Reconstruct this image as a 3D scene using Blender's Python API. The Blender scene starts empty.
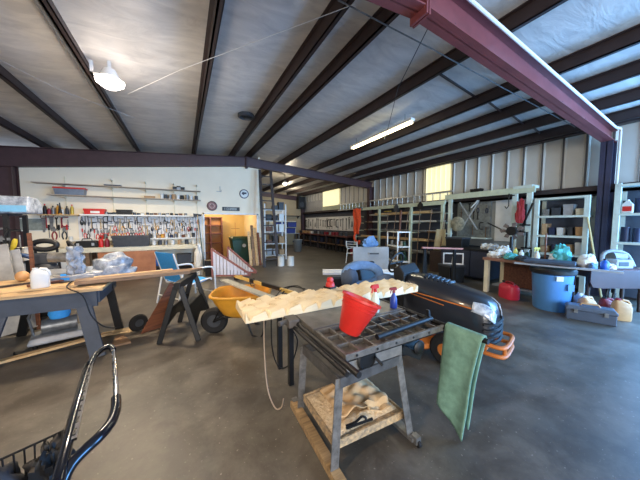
import bpy, math, random
from mathutils import Vector, Matrix, Euler, noise
random.seed(7)
R = random.Random(11)
scene = bpy.context.scene
COL = scene.collection
PI = math.pi

# ------------------------------------------------------------------ materials
def lin(c):
    out = []
    for v in c[:3]:
        v = v / 255.0
        out.append(v / 12.92 if v <= 0.04045 else ((v + 0.055) / 1.055) ** 2.4)
    return out
_M = {}
def mat(name, c, rough=0.6, metal=0.0, var=0.12, scale=9.0, bump=0.0, c2=None, coat=0.0, alpha=1.0, trans=0.0, emit=0.0, detail=4.0):
    if name in _M: return _M[name]
    m = bpy.data.materials.new(name); m.use_nodes = True
    nt = m.node_tree; b = nt.nodes['Principled BSDF']
    a = lin(c); d = lin(c2) if c2 else [max(0, x * (1 - 2.2 * var)) for x in a]
    tc = nt.nodes.new('ShaderNodeTexCoord')
    n = nt.nodes.new('ShaderNodeTexNoise'); n.inputs['Scale'].default_value = scale; n.inputs['Detail'].default_value = detail
    n.inputs['Roughness'].default_value = 0.62
    nt.links.new(tc.outputs['Object'], n.inputs['Vector'])
    r = nt.nodes.new('ShaderNodeValToRGB')
    r.color_ramp.elements[0].position = 0.32; r.color_ramp.elements[1].position = 0.66
    r.color_ramp.elements[0].color = (*d, 1); r.color_ramp.elements[1].color = (*a, 1)
    nt.links.new(n.outputs['Fac'], r.inputs['Fac']); nt.links.new(r.outputs['Color'], b.inputs['Base Color'])
    b.inputs['Roughness'].default_value = rough; b.inputs['Metallic'].default_value = metal
    b.inputs['Coat Weight'].default_value = coat; b.inputs['Alpha'].default_value = alpha
    b.inputs['Transmission Weight'].default_value = trans
    if emit:
        b.inputs['Emission Color'].default_value = (*a, 1); b.inputs['Emission Strength'].default_value = emit
    if bump:
        bp = nt.nodes.new('ShaderNodeBump'); bp.inputs['Strength'].default_value = bump; bp.inputs['Distance'].default_value = 0.02
        nt.links.new(n.outputs['Fac'], bp.inputs['Height']); nt.links.new(bp.outputs['Normal'], b.inputs['Normal'])
    _M[name] = m
    return m
def wood(name, c, c2, scale=3.0, rough=0.6):
    if name in _M: return _M[name]
    m = mat(name, c, rough, 0, 0.2, scale, 0.1, c2)
    nt = m.node_tree; n = [x for x in nt.nodes if x.type == 'TEX_NOISE'][0]
    mp = nt.nodes.new('ShaderNodeMapping'); mp.inputs['Scale'].default_value = (1, 9, 9)
    tc = [x for x in nt.nodes if x.type == 'TEX_COORD'][0]
    nt.links.new(tc.outputs['Object'], mp.inputs['Vector']); nt.links.new(mp.outputs['Vector'], n.inputs['Vector'])
    return m

# ------------------------------------------------------------------ mesh builder
class MB:
    def __init__(s): s.v = []; s.f = []
    def add(s, vs, fs):
        o = len(s.v); s.v += [tuple(x) for x in vs]; s.f += [[i + o for i in q] for q in fs]; return s
    def box(s, c, d, rot=None):
        x, y, z = d[0] / 2, d[1] / 2, d[2] / 2
        vs = [Vector((i * x, j * y, k * z)) for i in (-1, 1) for j in (-1, 1) for k in (-1, 1)]
        if rot is not None:
            m = Euler(rot).to_matrix() if not isinstance(rot, Matrix) else rot
            vs = [m @ v for v in vs]
        c = Vector(c)
        return s.add([v + c for v in vs], [(0, 1, 3, 2), (4, 6, 7, 5), (0, 4, 5, 1), (2, 3, 7, 6), (0, 2, 6, 4), (1, 5, 7, 3)])
    def bb(s, a, b):
        return s.box([(a[i] + b[i]) / 2 for i in range(3)], [abs(b[i] - a[i]) for i in range(3)])
    def bar(s, p, q, w, h=None, upv=(0, 0, 1)):
        p = Vector(p); q = Vector(q); d = q - p; L = d.length; d.normalize()
        u = Vector(upv)
        if abs(d.dot(u)) > 0.95: u = Vector((0, 1, 0)) if abs(d.y) < .9 else Vector((1, 0, 0))
        sd = d.cross(u).normalized(); u = sd.cross(d).normalized()
        m = Matrix((d, sd, u)).transposed()
        return s.box((p + q) / 2, (L, w, h or w), m)
    def tube(s, pts, r, n=8, closed=False):
        pts = [Vector(p) for p in pts]; N = len(pts)
        rs = r if isinstance(r, (list, tuple)) else [r] * N
        ref = None; vs = []; fs = []
        for i, p in enumerate(pts):
            if closed: t = pts[(i + 1) % N] - pts[i - 1]
            else: t = pts[min(i + 1, N - 1)] - pts[max(i - 1, 0)]
            if t.length < 1e-9: t = Vector((0, 0, 1))
            t.normalize()
            if ref is None:
                ref = Vector((0, 0, 1)) if abs(t.z) < 0.9 else Vector((1, 0, 0))
            a = (ref - t * ref.dot(t))
            if a.length < 1e-6: a = t.orthogonal()
            a.normalize(); ref = a; b = t.cross(a)
            for k in range(n):
                g = 2 * PI * k / n
                vs.append(p + (a * math.cos(g) + b * math.sin(g)) * rs[i])
        for i in range(N if closed else N - 1):
            j = (i + 1) % N
            for k in range(n):
                l = (k + 1) % n
                fs.append((i * n + k, i * n + l, j * n + l, j * n + k))
        if not closed:
            fs.append(tuple(range(n))[::-1]); fs.append(tuple((N - 1) * n + k for k in range(n)))
        return s.add(vs, fs)
    def cyl(s, p, q, r, r2=None, n=16): return s.tube([p, q], [r, r if r2 is None else r2], n)
    def lathe(s, prof, n=20, c=(0, 0, 0), rot=None, ring=False):
        m = Euler(rot).to_matrix() if rot is not None else Matrix.Identity(3)
        c = Vector(c); vs = []; fs = []
        for (r, z) in prof:
            for k in range(n):
                a = 2 * PI * k / n
                vs.append(c + m @ Vector((r * math.cos(a), r * math.sin(a), z)))
        for i in range(len(prof) - 1):
            for k in range(n):
                l = (k + 1) % n
                fs.append((i * n + k, i * n + l, (i + 1) * n + l, (i + 1) * n + k))
        if ring: return s.add(vs, fs)
        if prof[0][0] > 1e-4: fs.append(tuple(range(n))[::-1])
        if prof[-1][0] > 1e-4: fs.append(tuple((len(prof) - 1) * n + k for k in range(n)))
        return s.add(vs, fs)
    def prism(s, poly, axis, a, b):
        def P(u, w, t):
            return {'x': (t, u, w), 'y': (u, t, w), 'z': (u, w, t)}[axis]
        n = len(poly)
        vs = [P(u, w, a) for u, w in poly] + [P(u, w, b) for u, w in poly]
        fs = [tuple(range(n))[::-1], tuple(range(n, 2 * n))] + [(i, (i + 1) % n, n + (i + 1) % n, n + i) for i in range(n)]
        return s.add(vs, fs)
    def loft(s, secs, caps=True, closed=True):
        n = len(secs[0]); vs = [p for q in secs for p in q]; fs = []
        for i in range(len(secs) - 1):
            for k in range(n if closed else n - 1):
                l = (k + 1) % n
                fs.append((i * n + k, i * n + l, (i + 1) * n + l, (i + 1) * n + k))
        if caps and closed:
            fs.append(tuple(range(n))[::-1]); fs.append(tuple((len(secs) - 1) * n + k for k in range(n)))
        return s.add(vs, fs)
    def lump(s, c, rad, seed=0, amp=0.25, n=14, freq=1.6, flat=True):
        c = Vector(c); vs = []; fs = []; h = n // 2 + 1
        for i in range(h + 1):
            th = PI * i / h
            for k in range(n):
                a = 2 * PI * k / n
                d = Vector((math.sin(th) * math.cos(a), math.sin(th) * math.sin(a), math.cos(th)))
                q = 1 + amp * noise.noise(d * freq + Vector((seed * 3.1, seed, 0))) + amp * .6 * noise.noise(d * freq * 2.7 + Vector((seed, 5, seed)))
                p = Vector((d.x * rad[0], d.y * rad[1], d.z * rad[2])) * q
                if flat and p.z < -rad[2] * .6: p.z = -rad[2] * .6
                vs.append(c + p)
        for i in range(h):
            for k in range(n):
                l = (k + 1) % n
                fs.append((i * n + k, (i + 1) * n + k, (i + 1) * n + l, i * n + l))
        return s.add(vs, fs)
    def surf(s, f, nu, nv, thick=0.0):
        vs = [f(i / nu, j / nv) for i in range(nu + 1) for j in range(nv + 1)]
        w = nv + 1
        fs = [(i * w + j, (i + 1) * w + j, (i + 1) * w + j + 1, i * w + j + 1) for i in range(nu) for j in range(nv)]
        return s.add(vs, fs)
    def build(s, name, m, parent=None, loc=None, rz=0.0, rot=None, smooth=False, bev=0.0, solid=0.0, sub=0, label=None, cat=None, group=None, kind=None):
        me = bpy.data.meshes.new(name); me.from_pydata(s.v, [], s.f); me.update(); me.validate()
        import bmesh
        bm = bmesh.new(); bm.from_mesh(me)
        bmesh.ops.remove_doubles(bm, verts=bm.verts, dist=1e-6) if False else None
        bmesh.ops.recalc_face_normals(bm, faces=bm.faces); bm.to_mesh(me); bm.free()
        me.materials.append(m)
        if smooth:
            for p in me.polygons: p.use_smooth = True
            try: me.set_sharp_from_angle(angle=math.radians(40))
            except Exception: pass
        o = bpy.data.objects.new(name, me); COL.objects.link(o)
        if parent is not None: o.parent = parent
        if loc is not None: o.location = loc
        if rot is not None: o.rotation_euler = rot
        elif rz: o.rotation_euler = (0, 0, rz)
        if solid:
            q = o.modifiers.new('solid', 'SOLIDIFY'); q.thickness = solid; q.offset = 0
        if bev:
            q = o.modifiers.new('bevel', 'BEVEL'); q.width = bev; q.segments = 2; q.limit_method = 'ANGLE'; q.angle_limit = math.radians(40)
        if sub:
            q = o.modifiers.new('sub', 'SUBSURF'); q.levels = sub; q.render_levels = sub
        tag(o, label, cat, group, kind)
        return o
def tag(o, label=None, cat=None, group=None, kind=None):
    if label: o['label'] = label
    if cat: o['category'] = cat
    if group: o['group'] = group
    if kind: o['kind'] = kind
    return o
def T(name, label, cat, loc=(0, 0, 0), rz=0.0, group=None, rot=None):
    o = bpy.data.objects.new(name, None); COL.objects.link(o); o.empty_display_size = 0.05
    o.location = loc; o.rotation_euler = rot if rot is not None else (0, 0, rz)
    return tag(o, label, cat, group)
def dup(o, loc, rz=0.0, label=None, group=None, rot=None, sc=None, cm=None):
    c = o.copy(); COL.objects.link(c); c.location = loc
    c.rotation_euler = rot if rot is not None else (0, 0, rz)
    if sc: c.scale = (sc, sc, sc) if not isinstance(sc, (tuple, list)) else sc
    if label: c['label'] = label
    if group: c['group'] = group
    for ch in list(o.children):
        d = ch.copy(); COL.objects.link(d); d.parent = c
        for g in list(ch.children):
            e = g.copy(); COL.objects.link(e); e.parent = d
    return c
def S(mb, name, m, **k): return mb.build(name, m, kind='structure', **k)

# ------------------------------------------------------------------ camera model and survey of the place (metres, eye height 1.7)
F, H = 250.0, 1.7
PHI = math.atan(16.5 / F); TH = math.atan(137 * math.cos(PHI) / F)
FW = Vector((math.sin(TH) * math.cos(PHI), math.cos(TH) * math.cos(PHI), -math.sin(PHI)))
RT = Vector((math.cos(TH), -math.sin(TH), 0)); UP = RT.cross(FW)
def at(px, py, X=None, Y=None, Z=None, D=None):
    """where a sight line from the survey point meets a wall, bench or floor plane"""
    d = FW + RT * ((px - 320) / F) + UP * ((240 - py) / F)
    if X is not None: t = X / d.x
    elif Y is not None: t = Y / d.y
    elif D is not None: t = D
    else: t = (Z - H) / d.z
    return Vector((0, 0, H)) + d * t
cam = bpy.data.cameras.new('camera'); co = bpy.data.objects.new('camera', cam); COL.objects.link(co)
cam.sensor_fit = 'HORIZONTAL'; cam.sensor_width = 36; cam.lens = 36 * F / 640; cam.clip_start = 0.02; cam.clip_end = 200
co.location = (0, 0, H); co.rotation_euler = (PI / 2 - PHI, 0, -TH)
scene.camera = co

# ------------------------------------------------------------------ palette
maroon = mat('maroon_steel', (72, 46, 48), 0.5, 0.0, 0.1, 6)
maroon_lit = mat('maroon_beam_lit', (128, 66, 66), 0.45, 0.0, 0.12, 3)  # near beam only: maroon lightened for the light falling on it
purl_m = mat('purlin_paint', (58, 45, 44), 0.5, 0, 0.1, 6)
white_w = mat('white_wall_paint', (238, 225, 200), 0.7, 0, 0.03, 1.2)
white_p = mat('white_paint', (232, 230, 224), 0.5, 0, 0.05, 6)
black_p = mat('black_plastic', (17, 17, 18), 0.55, 0, 0.15, 12)
black_m = mat('black_metal', (22, 22, 23), 0.45, 0.1, 0.15, 12)
dark_g = mat('dark_grey', (58, 62, 68), 0.55, 0, 0.15, 8)
grey_p = mat('grey_paint', (62, 71, 84), 0.6, 0, 0.12, 5)
grey_l = mat('light_grey', (168, 170, 172), 0.5, 0, 0.12, 8)
steel = mat('steel', (140, 140, 138), 0.4, 0.5, 0.2, 14)
iron = mat('cast_iron', (122, 118, 112), 0.45, 0.35, 0.22, 20)
chrome = mat('chrome', (215, 215, 220), 0.12, 1.0, 0.03, 10)
alum = mat('aluminium', (190, 190, 186), 0.4, 0.6, 0.08, 10)
cream = mat('cream_paint', (222, 214, 188), 0.55, 0, 0.08, 5)
pale_green = mat('pale_green_paint', (198, 204, 176), 0.55, 0, 0.08, 5)
pine = wood('pine', (214, 184, 136), (178, 142, 96))
ply = wood('plywood', (196, 168, 126), (156, 124, 84))
oldwood = wood('old_wood', (142, 112, 82), (92, 70, 52))
brownwood = wood('brown_wood', (128, 78, 50), (84, 48, 32))
redwood = wood('red_brown_wood', (112, 62, 52), (72, 40, 38))
darkwood = wood('dark_wood', (58, 40, 32), (34, 24, 20))
yellow = mat('yellow_plastic', (222, 158, 48), 0.45, 0, 0.1, 5)
red = mat('red_plastic', (206, 44, 36), 0.4, 0, 0.08, 8)
dred = mat('dark_red_plastic', (140, 34, 46), 0.45, 0, 0.1, 8)
orange = mat('orange', (206, 120, 52), 0.45, 0, 0.12, 8)
hot_orange = mat('safety_orange', (244, 84, 36), 0.6, 0, 0.15, 16)
blue = mat('blue_plastic', (52, 110, 186), 0.45, 0, 0.1, 6)
sling = mat('blue_sling', (66, 168, 244), 0.7, 0, 0.06, 30)
teal = mat('teal_plastic', (84, 186, 190), 0.5, 0, 0.1, 8)
navy = mat('navy', (34, 44, 74), 0.5, 0, 0.12, 8)
dgreen = mat('dark_green_plastic', (28, 62, 44), 0.45, 0, 0.12, 5)
tan = mat('tan_plastic', (196, 152, 104), 0.5, 0, 0.1, 6)
white_pl = mat('white_plastic', (214, 214, 208), 0.4, 0, 0.04, 6)
card = mat('cardboard', (176, 142, 104), 0.8, 0, 0.1, 5)
paper = mat('paper', (228, 226, 218), 0.85, 0, 0.06, 10)
rubber = mat('rubber', (24, 24, 25), 0.8, 0, 0.2, 12)
bluecloth = mat('blue_cloth', (108, 142, 184), 0.85, 0, 0.15, 8, 0.3)
plasticbag = mat('clear_bag', (176, 184, 192), 0.22, 0, 0.3, 9, 0.8, (98, 106, 118))
rag_red = mat('red_cloth', (168, 52, 58), 0.85, 0, 0.15, 8, 0.3)
brass = mat('yellow_metal', (206, 176, 70), 0.4, 0.2, 0.1, 8)
# ================================================================== setting
def Zr(x): return 4.55 - 0.08 * abs(x - 2.3)
# floor: worn concrete with stains and old tyre marks
fm = mat('concrete', (116, 110, 100), 0.5, 0, 0.2, 0.8, 0.0, (74, 70, 63), detail=9)
def floor_nodes():
    nt = fm.node_tree; b = nt.nodes['Principled BSDF']
    ramp = [n for n in nt.nodes if n.type == 'VALTORGB'][0]
    tc = [n for n in nt.nodes if n.type == 'TEX_COORD'][0]
    n2 = nt.nodes.new('ShaderNodeTexNoise'); n2.inputs['Scale'].default_value = 2.7; n2.inputs['Detail'].default_value = 10; n2.inputs['Roughness'].default_value = .7
    n2.inputs['Distortion'].default_value = .35
    r2 = nt.nodes.new('ShaderNodeValToRGB'); r2.color_ramp.elements[0].position = .4; r2.color_ramp.elements[1].position = .6
    r2.color_ramp.elements[0].color = (.52, .5, .48, 1); r2.color_ramp.elements[1].color = (1, 1, 1, 1)
    n3 = nt.nodes.new('ShaderNodeTexNoise'); n3.inputs['Scale'].default_value = 38; n3.inputs['Detail'].default_value = 3
    r3 = nt.nodes.new('ShaderNodeValToRGB'); r3.color_ramp.elements[0].position = .66; r3.color_ramp.elements[1].position = .76
    r3.color_ramp.elements[0].color = (0, 0, 0, 1); r3.color_ramp.elements[1].color = (.22, .2, .18, 1)
    mx = nt.nodes.new('ShaderNodeMix'); mx.data_type = 'RGBA'; mx.blend_type = 'MULTIPLY'; mx.inputs[0].default_value = .85
    ad = nt.nodes.new('ShaderNodeMix'); ad.data_type = 'RGBA'; ad.blend_type = 'ADD'; ad.inputs[0].default_value = .8
    for n in (n2, n3): nt.links.new(tc.outputs['Object'], n.inputs['Vector'])
    nt.links.new(n2.outputs['Fac'], r2.inputs['Fac']); nt.links.new(n3.outputs['Fac'], r3.inputs['Fac'])
    nt.links.new(ramp.outputs['Color'], mx.inputs[6]); nt.links.new(r2.outputs['Color'], mx.inputs[7])
    nt.links.new(mx.outputs[2], ad.inputs[6]); nt.links.new(r3.outputs['Color'], ad.inputs[7])
    nt.links.new(ad.outputs[2], b.inputs['Base Color'])
    mr = nt.nodes.new('ShaderNodeMapRange'); mr.inputs['To Min'].default_value = .3; mr.inputs['To Max'].default_value = .62
    nt.links.new(n2.outputs['Fac'], mr.inputs['Value']); nt.links.new(mr.outputs['Result'], b.inputs['Roughness'])
floor_nodes()
S(MB().bb((-4.8, -6, -.1), (9.0, 19, 0)), 'floor', fm)
# ceiling: white vinyl-faced insulation sagging between the purlins
PX = [-3.5, -2.42, -1.25, .43, 1.78, 2.42, 3.84, 5.36, 6.3, 7.3, 8.2]
cm_ = mat('ceiling_vinyl', (216, 213, 208), 0.42, 0, 0.06, 1.3, 0.7, (186, 184, 182), detail=6)
def wrinkle():
    nt = cm_.node_tree; n = [x for x in nt.nodes if x.type == 'TEX_NOISE'][0]
    tc = [x for x in nt.nodes if x.type == 'TEX_COORD'][0]
    mp = nt.nodes.new('ShaderNodeMapping'); mp.inputs['Scale'].default_value = (1.2, 3.2, 1); mp.inputs['Rotation'].default_value = (0, 0, .5)
    nt.links.new(tc.outputs['Object'], mp.inputs['Vector']); nt.links.new(mp.outputs['Vector'], n.inputs['Vector'])
    n.inputs['Distortion'].default_value = 1.0
wrinkle()
def ceil_f(u, v):
    x = -4.8 + 13.8 * u; y = -6 + 25 * v
    ed = sorted([-4.8] + PX + [9.0]); s = 0
    for a, b in zip(ed, ed[1:]):
        if a <= x <= b: s = math.sin(PI * (x - a) / (b - a)) * min(.045, .03 * (b - a))
    return Vector((x, y, Zr(x) - s + .01 * noise.noise(Vector((x * 2, y * 1.2, 0)))))
S(MB().surf(ceil_f, 110, 60), 'ceiling', cm_, smooth=True)
S(MB().prism([(-4.9, Zr(-4.9) + .12), (2.3, 4.67), (9.1, Zr(9.1) + .12), (9.1, Zr(9.1) + .2), (2.3, 4.8), (-4.9, Zr(-4.9) + .2)], 'y', -6.1, 19.1), 'roof_slab', grey_l)
for i, x in enumerate(PX):
    m = MB()
    z1 = Zr(x) - .01; z0 = z1 - .2
    m.bb((x - .012, -6, z0), (x + .012, 18.9, z1)); m.bb((x - .012, -6, z0), (x + .062, 18.9, z0 + .014)); m.bb((x - .062, -6, z1 - .014), (x + .012, 18.9, z1))
    m.bb((x + .05, -6, z0), (x + .062, 18.9, z0 + .04))
    S(m, 'purlin_beam', purl_m)
# rigid frames (tapered I-beams) and their columns
def frame(y, b_left, b_ridge, b_right, mm):
    m = MB(); ov = .0
    top = lambda x: Zr(x) - .215
    L = [(-4.45, b_left), (2.3, b_ridge), (8.75, b_right)]
    for (xa, za), (xb, zb) in zip(L, L[1:]):
        m.prism([(xa, za), (xb, zb), (xb, top(xb)), (xa, top(xa))], 'y', y - .008, y + .008)
        m.prism([(xa, za), (xb, zb), (xb, zb + .016), (xa, za + .016)], 'y', y - .1, y + .1)
        m.prism([(xa, top(xa) - .016), (xb, top(xb) - .016), (xb, top(xb)), (xa, top(xa))], 'y', y - .1, y + .1)
    for x in (2.28, 2.32): m.bb((x - .012, y - .11, b_ridge - .08), (x + .012, y + .11, top(2.3)))
    S(m, 'roof_beam', mm)
    for x in (1.9, 2.7):
        m.bb
def column(x0, x1, y, z, mm):
    m = MB(); xi = (x0 + x1) / 2
    m.bb((x0, y - .1, 0), (x0 + .014, y + .1, z)); m.bb((x1 - .014, y - .1, 0), (x1, y + .1, z)); m.bb((x0, y - .008, 0), (x1, y + .008, z))
    m.bb((x0 - .05, y - .14, 0), (x1 + .05, y + .14, .02))
    S(m, 'steel_column', mm)
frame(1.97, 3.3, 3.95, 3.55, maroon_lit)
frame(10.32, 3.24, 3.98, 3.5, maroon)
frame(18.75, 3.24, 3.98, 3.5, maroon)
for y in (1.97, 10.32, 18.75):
    column(8.5, 8.78, y, 3.6, maroon if y > 3 else mat('column_blue_shade', (58, 56, 76), .5, 0, .1, 6))  # near column's colour takes in the bluish shade on it
    if y < 18: column(-4.62, -4.1 if y > 5 else -4.3, y, 3.3, maroon)
# bolted clips on the near beam's web
m = MB()
for x in (2.85, 5.9, 7.0):
    z = 3.95 - (x - 2.3) * .062 + .03
    m.prism([(x - .045, z), (x + .045, z), (x, z + .08)], 'y', 1.93, 1.955)
S(m, 'beam_clip', maroon)
# bridging angles between purlins near the front beam
m = MB()
for a, b in zip(PX[6:-1], PX[7:]): m.bar((a, 2.9, Zr(a) - .19), (b, 3.1, Zr(b) - .05), .03, .03)
S(m, 'bridging_beam', purl_m)
# walls
wm = white_w
m = MB()
m.prism([(-4.05, 0), (.71, 0), (.71, 2.06), (2.72, 2.06), (2.72, 0), (2.9, 0), (2.9, 4.2), (2.3, 4.22), (-4.05, 3.7)], 'y', 10.45, 10.57)
S(m, 'wall_back', wm)
S(MB().bb((-4.8, 10.5, 0), (-4.05, 10.6, 3.7)), 'wall_back_end', maroon)
m = MB()
for a, b in (((.66, 10.42, 0), (.72, 10.46, 2.1)), ((2.7, 10.42, 0), (2.76, 10.46, 2.1)), ((.66, 10.42, 2.05), (2.76, 10.46, 2.11))): m.bb(a, b)
S(m, 'trim_1', white_p)
S(MB().bb((2.84, 10.57, 0), (2.9, 13.7, 4.5)), 'wall_office_side', wm)
beige = mat('beige_wall_paint', (214, 186, 128), .7, 0, .04, 2)
m = MB(); m.bb((-.2, 13.5, 0), (2.84, 13.6, 2.6)); m.bb((-.3, 10.57, 0), (-.2, 13.6, 2.6))
S(m, 'wall_office_back', beige)
S(MB().bb((-.3, 10.57, 2.6), (2.84, 13.6, 2.66)), 'ceiling_office', white_w)
S(MB().bb((-.2, 10.57, .0), (2.84, 13.5, .008)), 'floor_office', mat('office_floor', (120, 92, 62), .5, 0, .1, 3))
S(MB().bb((-4.8, 18.85, 0), (9, 19, 4.6)), 'wall_rear', mat('rear_wall', (178, 158, 124), .7, 0, .08, 1.5))
S(MB().bb((-4.8, -6, 0), (-4.65, 10.6, 4.1)), 'wall_left', mat('left_metal', (150, 150, 150), .55, .1, .08, 2))
# right wall: corrugated metal sheets above, boarded below, with a roll-up door opening nearer than the view
corr = mat('corrugated_metal', (206, 204, 196), .5, .0, .05, 1.2)
m = MB()
y = 1.15
prof = []
while y < 18.85:
    prof += [(y, 0), (y + .3, 0), (y + .33, -.028), (y + .39, -.028), (y + .42, 0)]
    y += .44
for (ya, da), (yb, db) in zip(prof, prof[1:]):
    i = len(m.v); m.v += [(8.9 + da, ya, 2.4), (8.9 + da, yb, 2.4), (8.9 + db, yb, 4.1), (8.9 + da, ya, 4.1)]
    m.v[-3] = (8.9 + db, yb, 2.4)
    m.f.append([i, i + 1, i + 2, i + 3])
S(m, 'wall_right', corr, solid=.004)
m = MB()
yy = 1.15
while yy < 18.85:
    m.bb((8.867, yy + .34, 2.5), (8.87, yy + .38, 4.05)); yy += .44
S(m, 'trim_2', mat('seam_joint_paint', (92, 90, 90), .6, 0, .1, 8))  # dark joints between the wall sheets
S(MB().bb((8.9, -6, 0), (9.0, 18.9, .9)) if False else MB().bb((8.86, 1.15, 0), (8.98, 18.9, 2.45)), 'wall_right_lower', mat('dark_board', (74, 76, 84), .7, 0, .12, 2))
S(MB().bb((8.95, 1.1, 2.4), (9.05, 18.9, 4.2)), 'wall_right_backing', grey_l)
m = MB(); m.bb((8.9, -6, 3.5), (9.0, 1.15, 4.2)); m.bb((8.9, -6, 0), (9, -4.6, 3.5)); S(m, 'wall_right_front', corr)
m = MB(); m.bb((8.62, 1.15, 2.42), (8.86, 18.8, 2.48)); m.bb((8.62, 1.15, 2.42), (8.64, 18.8, 2.6)); S(m, 'girt_beam', purl_m)
m = MB(); m.bb((8.66, 1.15, 3.93), (8.86, 18.8, 4.08)); S(m, 'eave_beam', purl_m)
# translucent sheets let into the metal wall; emission stands in for daylight behind
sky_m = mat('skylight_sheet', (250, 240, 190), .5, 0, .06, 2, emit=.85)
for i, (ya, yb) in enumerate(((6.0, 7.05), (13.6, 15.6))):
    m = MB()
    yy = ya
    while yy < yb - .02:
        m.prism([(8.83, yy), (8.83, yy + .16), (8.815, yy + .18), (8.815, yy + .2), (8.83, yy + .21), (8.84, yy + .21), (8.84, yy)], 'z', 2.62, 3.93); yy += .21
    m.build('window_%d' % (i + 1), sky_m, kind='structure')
m = MB()
m.bb((-4.8, -6.1, 3.7), (9, -6, 4.6)); m.bb((-4.8, -6.1, 0), (-3.6, -6, 3.7)); m.bb((7.8, -6.1, 0), (9, -6, 3.7))
S(m, 'wall_front', corr)
# ground outside the open doors
S(MB().bb((-30, -40, -.14), (40, -6, -.1)), 'ground_outside', mat('outside_ground', (150, 150, 140), .9, 0, .2, .6))
S(MB().bb((9, -6, -.14), (40, 30, -.1)), 'ground_side', mat('outside_ground2', (150, 150, 140), .9, 0, .2, .6))

# ================================================================== light
w = bpy.data.worlds.new('sky'); scene.world = w; w.use_nodes = True
bg = w.node_tree.nodes['Background']; bg.inputs['Color'].default_value = (.75, .83, 1.0, 1); bg.inputs['Strength'].default_value = .8
def area(name, loc, rot, sx, sy, e, col, portal=False):
    l = bpy.data.lights.new(name, 'AREA'); l.shape = 'RECTANGLE'; l.size = sx; l.size_y = sy; l.energy = e; l.color = col
    o = bpy.data.objects.new(name, l); COL.objects.link(o); o.location = loc; o.rotation_euler = rot
    if portal: l.cycles.is_portal = True
    return o
# daylight entering by the roll-up door in the right wall and the open front bay
area('daylight_side_door', (9.3, -1.8, 1.9), (0, math.radians(88), 0), 3.2, 5.2, 1350, (.16, .46, 1.0))
area('daylight_front_bay', (-.9, -6.4, 2.1), (math.radians(100), 0, 0), 4.8, 3.2, 640, (1.0, .95, .9))
area('blue_fill_front_bay', (6.4, -6.2, 2.0), (math.radians(92), 0, math.radians(-8)), 3.4, 3.2, 520, (.3, .6, 1.0)).data.spread = math.radians(95)  # added blue fill, standing for the blue haze over the right side
def point(name, loc, e, col, r=.1):
    l = bpy.data.lights.new(name, 'POINT'); l.energy = e; l.color = col; l.shadow_soft_size = r
    o = bpy.data.objects.new(name, l); COL.objects.link(o); o.location = loc
# shop lamps
point('office_lamp', (1.3, 12.2, 2.3), 75, (1, .78, .45), .12)
scene.view_settings.view_transform = 'Standard'
scene.view_settings.look = 'None'
scene.view_settings.exposure = 0.0

# ---- flood lamp on the roof
def emis(name, c, s):
    return mat(name, c, .5, 0, 0.0, 1, emit=s)
p = Vector((-.95, 5.25, 4.02))
t = T('flood_lamp', 'glaring round flood lamp fixed to a ceiling purlin', 'lamp', p)
MB().lathe([(.0, .12), (.08, .12), (.12, .03), (.15, -.02), (.14, -.035), (.09, .0), (0, .0)], 24).build('lamp_shade', white_p, t, smooth=True)
MB().lathe([(0, -.17), (.1, -.15), (.18, -.09), (.19, -.05), (.12, -.01), (0, .0)], 20).build('bulb', emis('flood_glow', (255, 238, 224), 14), t, smooth=True)
MB().bb((-.24, -.02, .0), (-.2, .02, .2)).bb((-.24, -.02, .0), (-.1, .02, .03)).bb((-.02, -.02, .1), (.02, .02, .33)).build('bracket', white_p, t)
point('flood_fill', (p.x + .5, p.y - .4, p.z - .75), 45, (1, .88, .76), .3)  # extra fill set off from the lamp for its glow on the ceiling
def spot(name, loc, e, col, ang=160, r=.15):
    l = bpy.data.lights.new(name, 'SPOT'); l.energy = e; l.color = col; l.shadow_soft_size = r; l.spot_size = math.radians(ang); l.spot_blend = .6
    o = bpy.data.objects.new(name, l); COL.objects.link(o); o.location = loc
spot('flood_light', (p.x, p.y, p.z - .2), 520, (1, .78, .54))
# unseen warm fill lights, added to warm the near floor and the white wall
spot('warm_fill_near', (-2.2, .4, 3.7), 360, (1, .72, .48))
spot('warm_fill_wall', (-1.6, 7.6, 3.9), 300, (1, .86, .64))
# ---- fluorescent strip
a = at(347, 164, X=4.75); b = at(407, 143, X=4.75)
yc = (a.y + b.y) / 2; zc = Zr(4.75) - .3; ln = 2.4
yc = 5.4
t = T('strip_lamp', 'lit fluorescent strip lamp hanging below the ceiling purlins', 'lamp', (4.75, yc, zc))
MB().bb((-.06, -ln / 2, .03), (.06, ln / 2, .09)).build('lamp_housing', white_p, t)
for s in (-.035, .035):
    MB().cyl((s, -ln / 2 + .05, 0), (s, ln / 2 - .05, 0), .02, n=10).build('lamp_tube', emis('tube_glow', (255, 240, 190), 9), t, smooth=True)
for s in (-1, 1): MB().cyl((0, s * ln * .4, .09), (0, s * ln * .4, .29), .006, n=6).build('hanger', steel, t)
o = area('strip_light', (4.75, yc, zc - .06), (0, 0, 0), .12, ln, 60, (1, .92, .68))
# ---- round lamp in the rear bay
p = at(285, 183, Y=12.5); p = Vector((p.x, 12.5, p.z))
t = T('ceiling_lamp', 'round white lamp lit under the roof of the rear bay', 'lamp', p)
MB().lathe([(0, .1), (.05, .1), (.14, .03), (.15, -.02), (.14, -.03), (0, -.03)], 20).build('lamp_shade', white_p, t, smooth=True)
MB().lathe([(0, -.1), (.06, -.09), (.1, -.05), (.11, -.03), (0, -.03)], 16).build('bulb', emis('led_glow', (255, 244, 224), 18), t, smooth=True)
MB().cyl((0, 0, .1), (0, 0, Zr(p.x) - p.z - .1), .01, n=6).build('hanger', steel, t)
point('rear_light', (p.x, p.y, p.z - .2), 70, (1, .84, .6), .12)
point('rear_light_far', (6.5, 16.3, 3.6), 60, (1, .84, .6), .15)
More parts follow.
